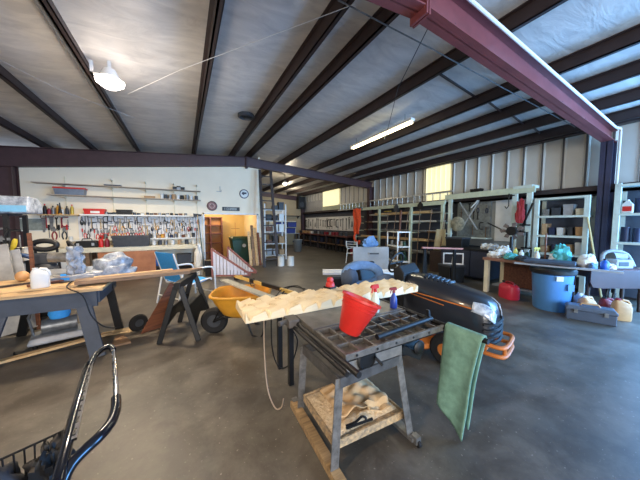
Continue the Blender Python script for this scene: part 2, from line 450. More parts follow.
# ---- cables under the roof
def cable(name, pts, r, mm, label, cat='cable', sag=0.0, group=None):
    P = []
    for a, b in zip(pts, pts[1:]):
        a = Vector(a); b = Vector(b)
        for i in range(9):
            q = a.lerp(b, i / 8); q.z -= sag * 4 * (i / 8) * (1 - i / 8); P.append(q)
    return MB().tube(P, r, 6).build(name, mm, smooth=True, label=label, cat=cat, group=group)
cable('cable', [at(355, 4, Z=4.28), at(180, 70, Z=4.12), at(128, 94, Z=4.05)], .005, white_p, 'thin white cable strung across the ceiling towards the flood lamp')
cable('guy_wire', [at(338, 0, Z=4.2), at(430, 48, Z=4.05), at(575, 127, Z=3.8)], .009, steel, 'slack grey wire rope running under the purlins to the maroon beam')
cable('power_cable', [at(430, 24, Z=4.0), at(398, 88, Z=3.98), at(385, 140, Z=3.9)], .006, dark_g, 'thin dark cable hanging from the maroon beam to the strip lamp')
cable('guy_wire', [at(0, 60, Z=4.0), at(60, 90, Z=4.02), at(135, 118, Z=4.05)], .004, grey_l, 'pale wire stretched under the ceiling in the corner above the white tool wall')
m = MB().tube([(2.5, 1.84, Zr(2.5) - .24), (8.45, 1.84, Zr(8.45) - .24), (8.6, 1.8, Zr(8.6) - .24), (8.62, 1.8, Zr(8.6) - .3), (8.62, 1.8, 1.6)], .022, 8)
m.build('conduit_pipe', white_p, smooth=True, label='white conduit pipe along the maroon roof beam and down the column', cat='pipe')
m = MB().tube([(-1.34, -4, Zr(-1.3) - .1), (-1.34, 10.2, Zr(-1.3) - .1)], .03, 8)
m.build('conduit_pipe', grey_l, smooth=True, label='grey conduit pipe running along a purlin past the flood lamp', cat='pipe')
q = at(246, 118, Z=4.36)
t = T('roof_vent', 'small dark round vent in the white ceiling sheet', 'vent', (q.x, q.y, 4.38))
MB().lathe([(.0, .06), (.2, .06), (.2, .0), (.16, -.02), (.14, .02), (0, .03)], 20).build('vent_ring', dark_g, t, smooth=True)
MB().bb((-.14, -.01, -.005), (.14, .01, .02)).bb((-.01, -.14, -.005), (.01, .14, .02)).build('vent_grille', black_p, t)
# ================================================================== small-goods builders (each returns a thing with parts)
def g_bottle(label, body, capm, h=.26, r=.045, loc=(0, 0, 0), group=None, rz=0, name='bottle'):
    t = T(name, label, 'bottle', Vector(loc) + Vector((0, 0, .002)), rz, group)
    MB().lathe([(r * .94, 0), (r, .01), (r, h * .62), (r * .8, h * .74), (r * .36, h * .84), (r * .36, h * .88)], 14).build('body', body, t, smooth=True)
    MB().lathe([(r * .42, h * .87), (r * .42, h), (r * .3, h)], 12).build('cap', capm, t, smooth=True)
    return t
def g_spray(label, body, headm, loc=(0, 0, 0), rz=0, h=.28, r=.042, group=None):
    t = T('spray_bottle', label, 'bottle', Vector(loc) + Vector((0, 0, .002)), rz, group)
    MB().lathe([(r * .95, 0), (r, .012), (r * .97, h * .42), (r * .7, h * .56), (r * .38, h * .68), (r * .32, h * .74)], 16).build('body', body, t, smooth=True)
    m = MB().lathe([(r * .42, h * .73), (r * .42, h * .8), (r * .3, h * .82), (r * .3, h * .86)], 12)
    m.prism([(-r * .9, h * .86), (-r * .7, h), (r * .9, h * .985), (r * 1.3, h * .93), (r * 1.3, h * .88), (r * .2, h * .84)], 'y', -r * .34, r * .34)
    m.bar((r * .75, 0, h * .89), (r * 1.0, 0, h * .70), r * .3, r * .25)
    m.build('spray_head', headm, t, bev=.003)
    return t
def g_can(label, mm, loc, h=.16, r=.06, group=None, name='paint_can', lidm=None, cat='can'):
    t = T(name, label, cat, Vector(loc) + Vector((0, 0, .002)), 0, group)
    MB().lathe([(r, 0), (r * 1.03, .006), (r, .014), (r, h - .014), (r * 1.03, h - .006), (r, h)], 16).build('body', mm, t, smooth=True)
    MB().lathe([(0, h - .006), (r * .86, h - .006), (r * .9, h + .002), (r, h + .001)], 16).build('lid', lidm or steel, t, smooth=True)
    return t
def g_box(label, mm, lidm, loc, d, rz=0, group=None, name='storage_box', cat='box', lid=.18, rot=None):
    t = T(name, label, cat, Vector(loc) + Vector((0, 0, .002)), rz, group, rot)
    hz = d[2] * (1 - lid)
    MB().loft([[Vector((sx * d[0] * k / 2, sy * d[1] * k / 2, z)) for sx, sy in ((-1, -1), (1, -1), (1, 1), (-1, 1))] for k, z in ((.93, 0), (1.0, hz))]).build('body', mm, t, bev=.006)
    MB().box((0, 0, hz + d[2] * lid / 2), (d[0] * 1.04, d[1] * 1.04, d[2] * lid)).build('lid', lidm, t, bev=.006)
    return t
def g_jug(label, mm, capm, loc, d=(.2, .14, .3), rz=0, group=None, name='jug', cat='jug'):
    t = T(name, label, cat, Vector(loc) + Vector((0, 0, .002)), rz, group)
    x, y, h = d
    def sec(k, kx, z, ox=0): return [Vector((ox + math.copysign(abs(math.cos(a)) ** .5, math.cos(a)) * x / 2 * kx, math.copysign(abs(math.sin(a)) ** .5, math.sin(a)) * y / 2 * k, z)) for a in [2 * PI * i / 16 for i in range(16)]]
    MB().loft([sec(.92, .94, 0), sec(1, 1, h * .05), sec(1, 1, h * .6), sec(.85, .8, h * .78, -x * .06), sec(.4, .36, h * .9, -x * .2), sec(.34, .26, h * .93, -x * .22)]).build('body', mm, t, smooth=True)
    MB().tube([(-x * .12, 0, h * .84), (x * .05, 0, h * .93), (x * .3, 0, h * .9), (x * .44, 0, h * .75), (x * .47, 0, h * .55)], y * .13, 8).build('handle', mm, t, smooth=True)
    MB().lathe([(x * .15, h * .92), (x * .15, h), (0, h)], 12, (-x * .22, 0, 0)).build('cap', capm, t, smooth=True)
    return t
def g_bag(label, mm, loc, rad, seed=1, name='rag', cat='cloth', amp=.4, group=None, rz=0):
    return MB().lump((0, 0, rad[2] * .6), rad, seed, amp, 36, 2.0).build(name, mm, loc=loc, rz=rz, smooth=True, label=label, cat=cat, group=group)
# hand tools hang against a wall: local x along the wall, z up, -y out of the wall
def g_screwdriver(label, c, loc, group=None, s=1.0):
    t = T('screwdriver', label, 'tool', loc, 0, group)
    MB().lathe([(.008, 0), (.017, .015), (.017, .09), (.011, .11), (0, .11)], 10, (0, -.022, 0)).build('handle', c, t, smooth=True)
    MB().cyl((0, -.022, 0), (0, -.022, -.15 * s), .006, n=8).build('shaft', steel, t)
    return t
def g_pliers(label, c, loc, group=None):
    t = T('pliers', label, 'tool', loc, 0, group)
    m = MB()
    for s in (-1, 1): m.tube([(s * .008, -.016, -.03), (s * .032, -.016, -.08), (s * .034, -.016, -.13), (s * .018, -.016, -.19)], .012, 6)
    m.build('handle', c, t, smooth=True)
    MB().prism([(-.016, -.03), (.016, -.03), (.026, 0), (.02, .04), (.004, .075), (-.004, .075), (-.02, .04), (-.026, 0)], 'y', -.028, -.006).build('jaws', steel, t)
    return t
def g_hammer(label, loc, group=None, hm=None):
    t = T('hammer', label, 'tool', loc, 0, group)
    MB().tube([(0, -.03, .0), (0, -.03, -.16), (0, -.03, -.32)], [.013, .012, .017], 8).build('handle', hm or pine, t, smooth=True)
    MB().prism([(-.075, .005), (-.05, .03), (.02, .024), (.035, .035), (.075, .035), (.075, -.01), (.035, -.01), (.02, 0), (-.05, .006)], 'y', -.045, -.015).build('head', steel, t)
    return t
def g_wrench(label, loc, group=None, L=.22, mm=None):
    t = T('wrench', label, 'tool', loc, 0, group)
    MB().prism([(-.01, -L * .5), (.01, -L * .5), (.012, L * .3), (.032, L * .42), (.03, L * .55), (.012, L * .47), (0, L * .42), (-.012, L * .47), (-.03, L * .55), (-.032, L * .42), (-.012, L * .3)], 'y', -.024, -.006).build('shank', mm or steel, t)
    MB().lathe([(.014, 0), (.026, 0), (.026, .016), (.014, .016), (.014, 0)], 14, (0, -.007, -L * .55), (PI / 2, 0, 0), True).build('ring_end', mm or steel, t)
    return t
def g_saw(label, loc, group=None, hm=None, rz=0, rot=None):
    t = T('hand_saw', label, 'tool', loc, 0, group, rot)
    MB().prism([(-.05, 0), (.05, 0), (.02, -.42), (-.03, -.42)], 'y', -.016, -.01).build('blade', steel, t)
    MB().tube([(-.05, -.013, .0), (-.055, -.013, .06), (-.02, -.013, .11), (.04, -.013, .1), (.06, -.013, .04), (.04, -.013, .0)], .013, 6, True).build('handle', hm or brownwood, t, smooth=True)
    return t
def g_clamp(label, loc, group=None, mm=None, s=1.0):
    t = T('clamp', label, 'tool', loc, 0, group)
    MB().tube([(.05 * s, -.03, -.1 * s), (-.04 * s, -.03, -.1 * s), (-.06 * s, -.03, -.05 * s), (-.06 * s, -.03, .05 * s), (-.04 * s, -.03, .1 * s), (.05 * s, -.03, .1 * s)], .012 * s, 6).build('frame', mm or black_m, t, smooth=True)
    MB().cyl((.04 * s, -.03, -.16 * s), (.04 * s, -.03, .05 * s), .007 * s, n=8).bar((.0, -.03, -.16 * s), (.08 * s, -.03, -.16 * s), .008, .008).build('screw', steel, t)
    return t
def g_coil(label, mm, loc, r=.12, group=None, rot=None, th=.02, name='hose_coil', cat='hose', turns=3):
    P = []
    for i in range(turns * 18 + 1):
        a = 2 * PI * i / 18; q = r * (1 + .05 * math.sin(a * .37)); P.append((q * math.cos(a), -.03 - .02 * (i / 18) * (th / .02) * .6 + .004 * math.sin(a * 1.7), q * math.sin(a)))
    o = MB().tube(P, th, 7).build(name, mm, loc=loc, smooth=True, label=label, cat=cat, group=group)
    if rot: o.rotation_euler = rot
    return o
def xy(px, Y): return at(px, 224, Y=Y).x

# ================================================================== white tool wall at the back (plane Y = 10.45)
YB = 10.45
SZ = [2.86, 2.53]; NAMES = ['top', 'second']
sx0, sx1 = -3.72, .6
std = [-3.1, -1.97, -1.08, -.25, .48]
t0 = None
for i, x in enumerate(std):
    lab = 'white slotted wall upright with shelf arms, ' + ['beside the poster corner above the tool wall', 'second along from the poster corner', 'third along, in the middle of the shelves', 'fourth along from the poster corner', 'last before the doorway'][i]
    t = T('shelf_upright', lab, 'shelf upright', (x, YB, 0), 0, 'shelf uprights on the white tool wall')
    MB().bb((-.012, -.025, 1.98), (.012, 0, 3.12)).build('rail', cream, t)
    for z, L in ((3.1, .3), (2.84, .3), (2.51, .3)):
        if z > 3 and i == 0: continue
        MB().prism([(-.02, z), (-.02, z - .06), (-L, z - .012), (-L, z)], 'x', -.008, .008).build('arm', cream, t)
for k, z in enumerate(SZ):
    m = MB().bb((sx0 + .3 * k, YB - .32, z), (sx1, YB - .03, z + .022))
    m.build('wall_shelf', mat('shelf_board', (178, 164, 148), .6, 0, .1, 4), bev=.003, label=('uppermost' if k == 0 else 'second') + ' long thin brown shelf board on the white back wall', cat='shelf', group='thin shelves on the white wall')
# white shelf over the tools
m = MB().bb((-2.72, YB - .36, 1.94), (.6, YB - .01, 1.985))
m.build('tool_shelf', white_p, bev=.004, label='thick white shelf directly above the hanging hand tools', cat='shelf')
m = MB().bb((-3.65, YB - .3, 1.94), (-2.78, YB - .01, 1.97))
m.build('tool_shelf', pine, bev=.004, label='short wooden shelf crowded with bottles near the grey poster', cat='shelf')
# pegboard and the lower ledge
m = MB().bb((-2.85, YB - .035, 1.2), (.62, YB - .012, 1.93))
peg = mat('pegboard', (222, 218, 214), .7, 0, .03, 60)
m.build('pegboard', peg, label='long white pegboard covered with hand tools on the back wall', cat='pegboard')
m = MB().bb((-3.0, YB - .3, 1.16), (.62, YB - .04, 1.2))
m.build('ledge_shelf', white_p, bev=.004, label='narrow white ledge below the hand tools holding jars and cases', cat='shelf')
# ---- hand tools on the pegboard
gt = 'hand tools hanging on the white pegboard'
yt = YB - .035
handles = [red, black_p, dred, black_p, yellow, navy, dark_g, black_p]
protos = {}
rowz = [1.85, 1.63, 1.42]
k = 0
kinds = ['pliers', 'screwdriver', 'wrench', 'hammer', 'clamp', 'pliers', 'screwdriver', 'wrench']
hn = {red.name: 'red', black_p.name: 'black', dred.name: 'dark red', hot_orange.name: 'orange', yellow.name: 'yellow', navy.name: 'navy', dark_g.name: 'dark grey'}
for r_, z in enumerate(rowz):
    x = -2.76
    while x < .5:
        kd = R.choice(kinds) if r_ else R.choice(['hammer', 'wrench', 'clamp', 'pliers'])
        if r_ == 2 and kd == 'hammer': kd = 'screwdriver'
        if r_ == 2 and x < -1.2: kd = 'pliers' if R.random() < .7 else 'screwdriver'
        c = red if (r_ == 2 and x < -1.2 and R.random() < .6) else R.choice(handles)
        where = ['top row', 'middle row', 'bottom row'][r_]
        key = (kd, c.name if kd in ('pliers', 'screwdriver') else '')
        cn = hn[c.name]
        lab = {'pliers': cn + '-handled pliers hanging on the white pegboard, ' + where, 'screwdriver': cn + '-handled screwdriver hanging on the white pegboard, ' + where, 'wrench': 'steel wrench hanging on the white pegboard, ' + where,
               'hammer': 'wooden-handled hammer hanging on the white pegboard, ' + where, 'clamp': 'black C-shaped clamp hanging on the white pegboard, ' + where}[kd]
        gp = lab.split(',')[0].replace(' hanging', 's hanging') + ', ' + where
        loc = (x, yt, z + R.uniform(-.03, .03))
        if key in protos:
            dup(protos[key], loc, 0, lab, gp, rot=(0, R.uniform(-.12, .12), 0), sc=R.uniform(.95, 1.12))
        else:
            if kd == 'pliers': o = g_pliers(lab, c, loc, gp)
            elif kd == 'screwdriver': o = g_screwdriver(lab, c, loc, gp)
            elif kd == 'wrench': o = g_wrench(lab, loc, gp)
            elif kd == 'hammer': o = g_hammer(lab, loc, gp)
            else: o = g_clamp(lab, loc, gp)
            protos[key] = o
        x += R.uniform(.05, .088) if kd in ('pliers', 'screwdriver', 'wrench') else R.uniform(.11, .16)
# tools hung on the bare wall left of the pegboard
for i, (px, z, kd) in enumerate(((44, 1.86, 's'), (47, 1.88, 'h'), (52, 1.9, 's'), (57, 1.86, 'w'), (62, 1.88, 'h'), (66, 1.85, 'c'))):
    x = xy(px, YB)
    lab = ['narrow hand saw hanging next to the grey poster', 'hammer hanging between two hand saws near the poster', 'hand saw hanging below the short bottle shelf', 'long black wrench hanging below the short bottle shelf', 'second hammer along from the grey poster', 'large clamp hanging where the pegboard begins'][i]
    if kd == 's': g_saw(lab, (x, YB, z), None, dred if i else brownwood)
    elif kd == 'h': g_hammer(lab, (x, YB, z), None, rag_red)
    elif kd == 'w': g_wrench(lab, (x, YB, z - .15), None, .36, black_m)
    else: g_clamp(lab, (x, YB, z - .1), None, dred, 1.4)
for i, px in enumerate((49, 54, 59, 64, 67)):
    x = xy(px, YB); c, cn = [(black_p, 'black'), (dred, 'dark red'), (black_p, 'black'), (dark_g, 'dark grey'), (red, 'red')][i]
    lab = 'slim tool hanging low on the white wall, ' + cn + '-handled, ' + ['nearest the poster', 'second from the poster', 'middle of the five', 'fourth from the poster', 'nearest the pegboard'][i]
    o = g_pliers(lab, c, (x, YB, 1.5), 'slim tools low on the white wall') if i % 2 else g_screwdriver(lab, c, (x, YB, 1.5), 'slim tools low on the white wall')
    o.scale = (1.5, 1, 1.5)
# poster & dark wainscot patch
t = T('poster', 'faded grey landscape poster pinned to the white wall corner', 'poster', (xy(30, YB), YB - .006, 1.67))
MB().bb((-.36, -.004, -.19), (.36, .004, .19)).build('sheet', paper, t)
MB().bb((-.34, -.007, -.17), (.34, -.004, .17)).build('print', mat('faded_print', (150, 156, 146), .7, 0, .3, 5, c2=(106, 112, 104)), t)
# ---- things on the two thin shelves
g_box('grey plastic tote with a red lid on the second thin shelf', mat('tote_grey', (112, 124, 140), .4, 0, .15, 5), red, (xy(73, YB - .16), YB - .17, SZ[1] + .022), (.68, .27, .22), 0, None, 'storage_tote', 'tote', .2)
g_box('flat dark tray lying on the uppermost thin shelf', dark_g, grey_l, (xy(115, YB - .16), YB - .17, SZ[0] + .022), (.42, .2, .05), 0, None, 'tray', 'tray', .3)
for i, px in enumerate((176, 180, 184)):
    g_box(['dark flat box', 'grey flat case', 'black flat case'][i] + ' in the group at the doorway end of the uppermost shelf', [dark_g, grey_l, black_p][i], black_p, (xy(px, YB - .16), YB - .17, SZ[0] + .022), (.12, .2, .1 + .03 * (i % 2)), 0, 'cases at the doorway end of the uppermost shelf', 'tool_case', 'case', .3)
g_box('low brown box lying alone on the second thin shelf', card, card, (xy(151, YB - .16), YB - .17, SZ[1] + .022), (.3, .2, .07), 0, None, 'box', 'box')
for i, px in enumerate((163, 167, 171, 175, 179, 183, 188, 192, 197)):
    c = [white_pl, dark_g, steel, card, white_pl, black_p, steel, white_pl, dark_g][i]
    g_can('%s can %s on the second thin shelf' % (['white', 'dark grey', 'bare steel', 'tan', 'white', 'black', 'bare steel', 'white', 'dark grey'][i], ['first in the row of cans', 'second in the row', 'third in the row', 'fourth in the row', 'in the middle of the row', 'just past the middle of the row', 'third from the doorway end', 'second from the doorway end', 'at the doorway end'][i]), c, (xy(px, YB - .16), YB - .17, SZ[1] + .022), .15 + .02 * (i % 3 == 0), .055, 'cans in a row on the second thin shelf')
# ---- bottle row on the short shelf
bm = [white_pl, brownwood, black_p, dred, steel, yellow, white_pl, dark_g, brass]
bl = ['white', 'brown', 'black', 'dark red', 'silver', 'yellow', 'white-and-yellow', 'dark grey', 'brass-coloured']
for i, px in enumerate((38, 42, 46, 50, 54, 59, 63, 68, 73)):
    g_bottle('%s bottle standing on the short wooden shelf near the poster' % bl[i], bm[i], [yellow, black_p, red, white_pl, black_p, black_p, yellow, black_p, red][i], .2 + .05 * ((i * 7) % 3), .04, (xy(px, YB - .16), YB - .16, 1.97), 'bottles on the short wooden shelf')
t = T('traffic_cone', 'small black and yellow funnel upside down among the shelf bottles', 'funnel', (xy(61, YB - .25), YB - .25, 1.972))
MB().lathe([(.045, 0), (.045, .02), (.02, .22), (.012, .34), (0, .34)], 14).build('cone', black_p, t, smooth=True); MB().lathe([(.05, 0), (.05, .012), (.045, .02)], 14).build('rim', yellow, t)
t.name = 'funnel'
# ---- things on the thick white shelf
g_box('bright red toolbox tilted on the thick white shelf', red, red, (xy(96, YB - .18), YB - .18, 1.985), (.5, .22, .17), 0, None, 'toolbox', 'toolbox', .35)
MB().bb((-.09, -.116, .03), (.13, -.112, .1)).build('label_plate', paper, bpy.data.objects['toolbox'])
g_box('long black case on the thick white shelf beside the red toolbox', black_p, black_p, (xy(125, YB - .18), YB - .18, 1.985), (.4, .2, .16), 0, None, 'tool_case', 'case', .3)
MB().tube([(-.07, -.1, .1), (-.07, -.13, .1), (.07, -.13, .1), (.07, -.1, .1)], .008, 6).build('handle', dark_g, bpy.data.objects['tool_case.003'])
for i, px in enumerate((107, 111, 115, 135, 139, 143, 148, 152, 156, 160, 164, 168, 172, 177, 181, 186)):
    x = xy(px, YB - .18); c = R.choice([dark_g, grey_l, steel, card, black_p, white_pl, brownwood])
    lab = 'small %s on the thick white shelf' % ['drill body', 'tin', 'jar', 'tape box'][i % 4]
    lab = ['small jar', 'small dark tin', 'small tape box'][i % 3] + ' among the oddments on the thick white shelf'
    if i % 3 == 0: g_can(lab, c, (x, YB - .18, 1.985), .08, .045, 'jars on the thick white shelf', 'jar', None, 'jar')
    elif i % 3 == 1: g_can(lab, dark_g, (x, YB - .18, 1.985), .06, .055, 'tins on the thick white shelf', 'tin', dark_g, 'tin')
    else: g_box(lab, c, black_p, (x, YB - .18, 1.985), (.1, .12, .07), R.uniform(-.3, .3), 'tape boxes on the thick white shelf', 'tape_box', 'box')
# ---- jars etc on the narrow ledge
for i, px in enumerate((70, 101, 105, 109, 150, 154, 158, 162, 166, 171, 175, 179, 183, 188, 193)):
    x = xy(px, YB - .16); c = [white_pl, red, steel, white_pl, dark_g, white_pl, card, yellow, white_pl, navy, steel, white_pl, brownwood, white_pl, dark_g][i]
    cn = ['white', 'red', 'silver', 'white', 'dark grey', 'white', 'tan', 'yellow', 'white', 'navy', 'silver', 'white', 'brown', 'white', 'dark grey'][i]
    g_can('small %s jar on the narrow white ledge under the tools' % cn, c, (x, YB - .17, 1.2), .1 + .03 * (i % 3), .05, cn + ' jars on the narrow white ledge', 'jar', None, 'jar')

# ---- long workbench below
YF = 9.72
t = T('workbench', 'long cream-topped workbench below the white tool wall', 'workbench', (-1.7, 10.0, 0))
MB().bb((-2.3, -.3, .92), (2.15, .4, .98)).build('benchtop', cream, t, bev=.004)
MB().bb((-2.3, -.31, .84), (2.15, -.28, .92)).build('apron', cream, t)
for x in (-2.25, -.8, .7, 2.1):
    for y in (-.26, .36): MB().bb((x - .045, y - .045, 0), (x + .045, y + .045, .92)).build('leg', oldwood, t)
MB().bb((-2.3, -.25, .25), (2.15, .36, .28)).build('lower_shelf', oldwood, t)
ZB = .98
t = T('drill_case', 'black power tool case with handle on the long bench', 'case', (xy(86, 9.95), 9.95, ZB))
MB().prism([(-.26, 0), (.26, 0), (.28, .1), (.2, .2), (-.2, .2), (-.28, .1)], 'y', -.16, .16).build('body', black_p, t, bev=.01)
MB().tube([(-.12, 0, .19), (-.1, 0, .26), (.1, 0, .26), (.12, 0, .19)], .014, 8).build('handle', dark_g, t, smooth=True)
MB().bb((-.2, -.17, .06), (-.14, -.155, .14)).bb((.14, -.17, .06), (.2, -.155, .14)).build('latch', grey_l, t)
g_box('large dark slate-grey storage case on the bench near the plywood', dark_g, dark_g, (xy(130, 9.6), 9.82, ZB), (.95, .32, .34), 0, None, 'storage_case', 'case', .2)
for i, (px, c, cn) in enumerate(((100, red, 'red'), (106, dred, 'dark red'))):
    g_bottle(cn + ' flask standing on the long bench behind the plywood', c, black_p, .3, .06, (xy(px, 9.85), 9.85, ZB))
for i, px in enumerate((153, 159, 165, 172, 179, 186, 193)):
    c, cn = [(white_pl, 'white'), (dark_g, 'dark grey'), (steel, 'silver'), (white_pl, 'white'), (card, 'tan'), (dark_g, 'dark grey'), (white_pl, 'white')][i]
    g_can('%s paint tin on the doorway end of the long bench' % cn, c, (xy(px, 9.9), 9.9, ZB), .16, .06, cn + ' paint tins on the long bench')
# bins under the bench
for i, (px, mm, cn) in enumerate(((34, navy, 'navy'), (64, black_p, 'black'), (103, dark_g, 'slate grey'), (162, navy, 'dark blue'), (183, black_p, 'black rubber'))):
    g_box('%s crate under the long bench' % cn + (' by the poster corner' if i == 0 else ', on the floor'), mm, black_p, (xy(px, 9.95), 10.0, 0), (.46, .36, .2), 0, None, 'crate', 'crate', .12)
    g_box('%s bin on the lower board of the long bench' % ['grey', 'white', 'brown', 'blue', 'grey-blue'][i], [grey_l, white_pl, card, blue, grey_p][i], dark_g, (xy(px, 9.95), 10.0, .282), (.44, .36, .36), 0, None, 'bin', 'bin', .1)
# plywood sheet leaning in front of the bench
t = MB().box((0, 0, .41), (1.42, .02, .86)).build('plywood_sheet', mat('reddish_ply', (172, 112, 74), .6, 0, .12, 2.5, 0, (142, 88, 56)), loc=(xy(125, 9.3), 9.42, 0.0), rot=(-.12, 0, 0), label='reddish-brown plywood sheet leaning upright against the long bench', cat='plywood')
t.location.z = .012
# broom bundle & tools leaning at the doorway end of bench
def pole(px0, Y0, z1x, label, mm, head=None, name='broom', cat='broom', L=1.55, tilt=.06):
    x = xy(px0, Y0)
    t = T(name, label, cat, (x, Y0, 0), 0)
    top = Vector((z1x, .42, L)) if False else Vector((tilt, .25, L))
    MB().cyl((0, 0, .02), top, .014, n=8).build('pole', mm, t, smooth=True)
    if head == 'blade':
        MB().prism([(-.13, 0), (.15, -.03), (.12, -.1), (-.12, -.12)], 'y', -.02, .02).build('blade', black_m, t).location = top
    if head == 'bristle':
        MB().loft([[Vector((a * k, b * .04, z)) for a, b in ((-1, -1), (1, -1), (1, 1), (-1, 1))] for k, z in ((.16, 0), (.12, .22))]).build('bristles', pine, t)
    return t
pole(200, 9.55, 0, 'long pole with a black scraper head leaning by the doorway', pine, 'blade', 'floor_scraper', 'scraper', 2.05, -.06)
pole(196, 9.4, 0, 'straw broom standing at the doorway end of the bench', oldwood, 'bristle', 'broom', 'broom', 1.5, .02)
pole(203, 9.5, 0, 'bare green pole leaning against the wall by the door frame', dgreen, None, 'pole', 'pole', 1.85, -.12)
g_bag('pale mop strings hanging in a bundle beside the doorway', paper, (xy(198, 9.1) - .02, 9.12, 0), (.13, .15, .62), 5, 'mop_bundle', 'mop', .25)
g_box('black bucket-like bin on the floor beside the doorway bundle', black_p, black_p, (xy(207, 8.9) + .02, 8.85, 0), (.26, .26, .5), 0, None, 'waste_bin', 'bin', .08)
# ---- wall clocks, sign, hook
for (px, py, ring, face, lab) in ((212, 206, mat('clock_red', (86, 52, 52), .5, 0, .1, 6), mat('clock_face_red', (156, 112, 108), .6, 0, .25, 14), 'dark round wall clock with a reddish face above the doorway'), (244, 194, mat('clock_dark', (60, 60, 76), .4, 0, .1, 6), white_pl, 'round wall clock with a dark emblem on a white face')):
    p = at(px, py, Y=YB)
    t = T('wall_clock', lab, 'clock', (p.x, YB, p.z))
    MB().lathe([(.15, 0), (.185, .0), (.185, .03), (.15, .035), (.15, 0)], 28, (0, 0, 0), (PI / 2, 0, 0), True).build('rim', ring, t, smooth=True)
    MB().lathe([(0, .015), (.155, .015), (.155, .02), (0, .02)], 28, (0, 0, 0), (PI / 2, 0, 0)).build('face', face, t)
    if px > 220: MB().prism([(-.1, .0), (-.06, .08), (.02, .06), (.09, .07), (.1, -.01), (.03, .0), (-.02, -.05)], 'y', -.026, -.021).build('emblem', mat('clock_emblem', (58, 58, 74), .5), t)
    else: MB().lathe([(.07, .02), (.1, .02), (.1, .024), (.07, .024), (.07, .02)], 24, (0, 0, 0), (PI / 2, 0, 0), True).build('inner_ring', mat('clock_ring', (190, 160, 150), .5), t)
    MB().bar((0, -.03, 0), (.0, -.03, .1), .012, .006).bar((0, -.03, 0), (.07, -.03, .02), .012, .006).build('hands', black_p, t)
p = at(231, 209, Y=YB)
t = T('wall_sign', 'dark grey plate with pale lettering over the doorway', 'sign', (p.x, YB, p.z))
MB().bb((-.33, -.02, -.075), (.33, 0, .075)).build('plate', mat('sign_plate', (62, 66, 66), .6, 0, .1, 8), t)
m = MB(); x = -.24
for i, s in enumerate('IEMRBOI'):
    wd = .058
    m.bb((x, -.026, -.05), (x + .016, -.02, .05)); m.bb((x + wd - .016, -.026, -.05), (x + wd, -.02, .05)) if s in 'MRBO' else None
    if s in 'ERBO': m.bb((x, -.026, .035), (x + wd, -.02, .05)); m.bb((x, -.026, -.05), (x + wd, -.02, -.035)) if s != 'R' else m.bb((x, -.026, -.006), (x + wd, -.02, .008))
    if s in 'EB': m.bb((x, -.026, -.006), (x + wd * .8, -.02, .008))
    x += wd + .014
m.build('lettering', mat('sign_letters', (196, 200, 196), .6), t)
p = at(220, 190, Y=YB)
t = T('wall_hook', 'small grey wall hook bracket high on the white wall', 'hook', (p.x, YB, p.z))
MB().bb((-.01, -.02, -.06), (.01, 0, .14)).bb((-.13, -.02, -.07), (.05, 0, -.05)).build('plate', grey_l, t); MB().tube([(.03, -.02, -.05), (.03, -.09, -.06), (.03, -.1, .0)], .008, 6).build('prong', steel, t)
# ---- office seen through the doorway: brown shelf-door, stand, bin
t = T('office_shelf', 'reddish-brown open shelf rack inside the lit office doorway', 'shelf', (1.18, 12.9, 0))
for x in (-.45, -.05, .45): MB().bb((x - .03, -.15, 0), (x + .03, .15, 2.0)).build('post', redwood if x else redwood, t)
for z in (.3, .75, 1.2, 1.6, 1.97): MB().bb((-.45, -.14, z), (.45, .14, z + .04)).build('shelf_board', redwood, t)
MB().bb((-.45, .14, 0), (.45, .15, 2)).build('back_panel', mat('shelf_back', (176, 122, 76), .7, 0, .08, 3), t)
t = T('coat_stand', 'thin coat stand inside the office doorway behind the green bin', 'coat stand', (2.25, 12.8, 0))
MB().cyl((0, 0, 0), (0, 0, 1.75), .018, n=8).build('pole', tan, t); MB().bar((-.2, 0, 1.45), (.2, 0, 1.45), .02).build('arm', oldwood, t); MB().lathe([(.2, 0), (.2, .03), (.03, .06)], 16).build('base', oldwood, t)
t = T('wheeled_bin', 'dark green wheeled bin with domed lid standing in the doorway', 'bin', (2.17, 11.05, 0), 0)
MB().loft([[Vector((sx * a, sy * b, z)) for sx, sy in ((-1, -1), (1, -1), (1, 1), (-1, 1))] for a, b, z in ((.3, .26, .06), (.43, .36, 1.0), (.45, .38, 1.02), (.45, .38, 1.06))]).build('body', dgreen, t, bev=.03)
MB().loft([[Vector((sx * a, sy * b, z)) for sx, sy in ((-1, -1), (1, -1), (1, 1), (-1, 1))] for a, b, z in ((.46, .4, 1.06), (.46, .4, 1.09), (.38, .32, 1.15))]).build('lid', dgreen, t, bev=.02)
MB().lathe([(.05, 0), (.075, 0), (.075, .004), (.05, .004)], 16, (.05, -.35, .78), (PI / 2 - .13, 0, 0)).build('emblem', grey_l, t)
for s in (-1, 1): MB().cyl((s * .28, .3, .1), (s * .34, .3, .1), .1, n=16).build('wheel', rubber, t)
# ---- ladder leaning at the end of the white wall
t = T('wooden_ladder', 'tall dark brown ladder leaning at the end of the white wall', 'ladder', (2.72, 9.5, 0))
def lad(dx, z): return Vector((dx + .05 * z / 3.9 , .62 * z / 3.9, z))
for dx in (0, .56): MB().bar(lad(dx, 0.0), lad(dx * .8, 3.85), .1, .06, (0, 1, 0)).build('rail', darkwood, t)
for i in range(11):
    z = .3 + .33 * i; MB().bar(lad(0, z), lad(.56 - .11 * z / 3.85, z), .03, .045).build('rung', darkwood, t)
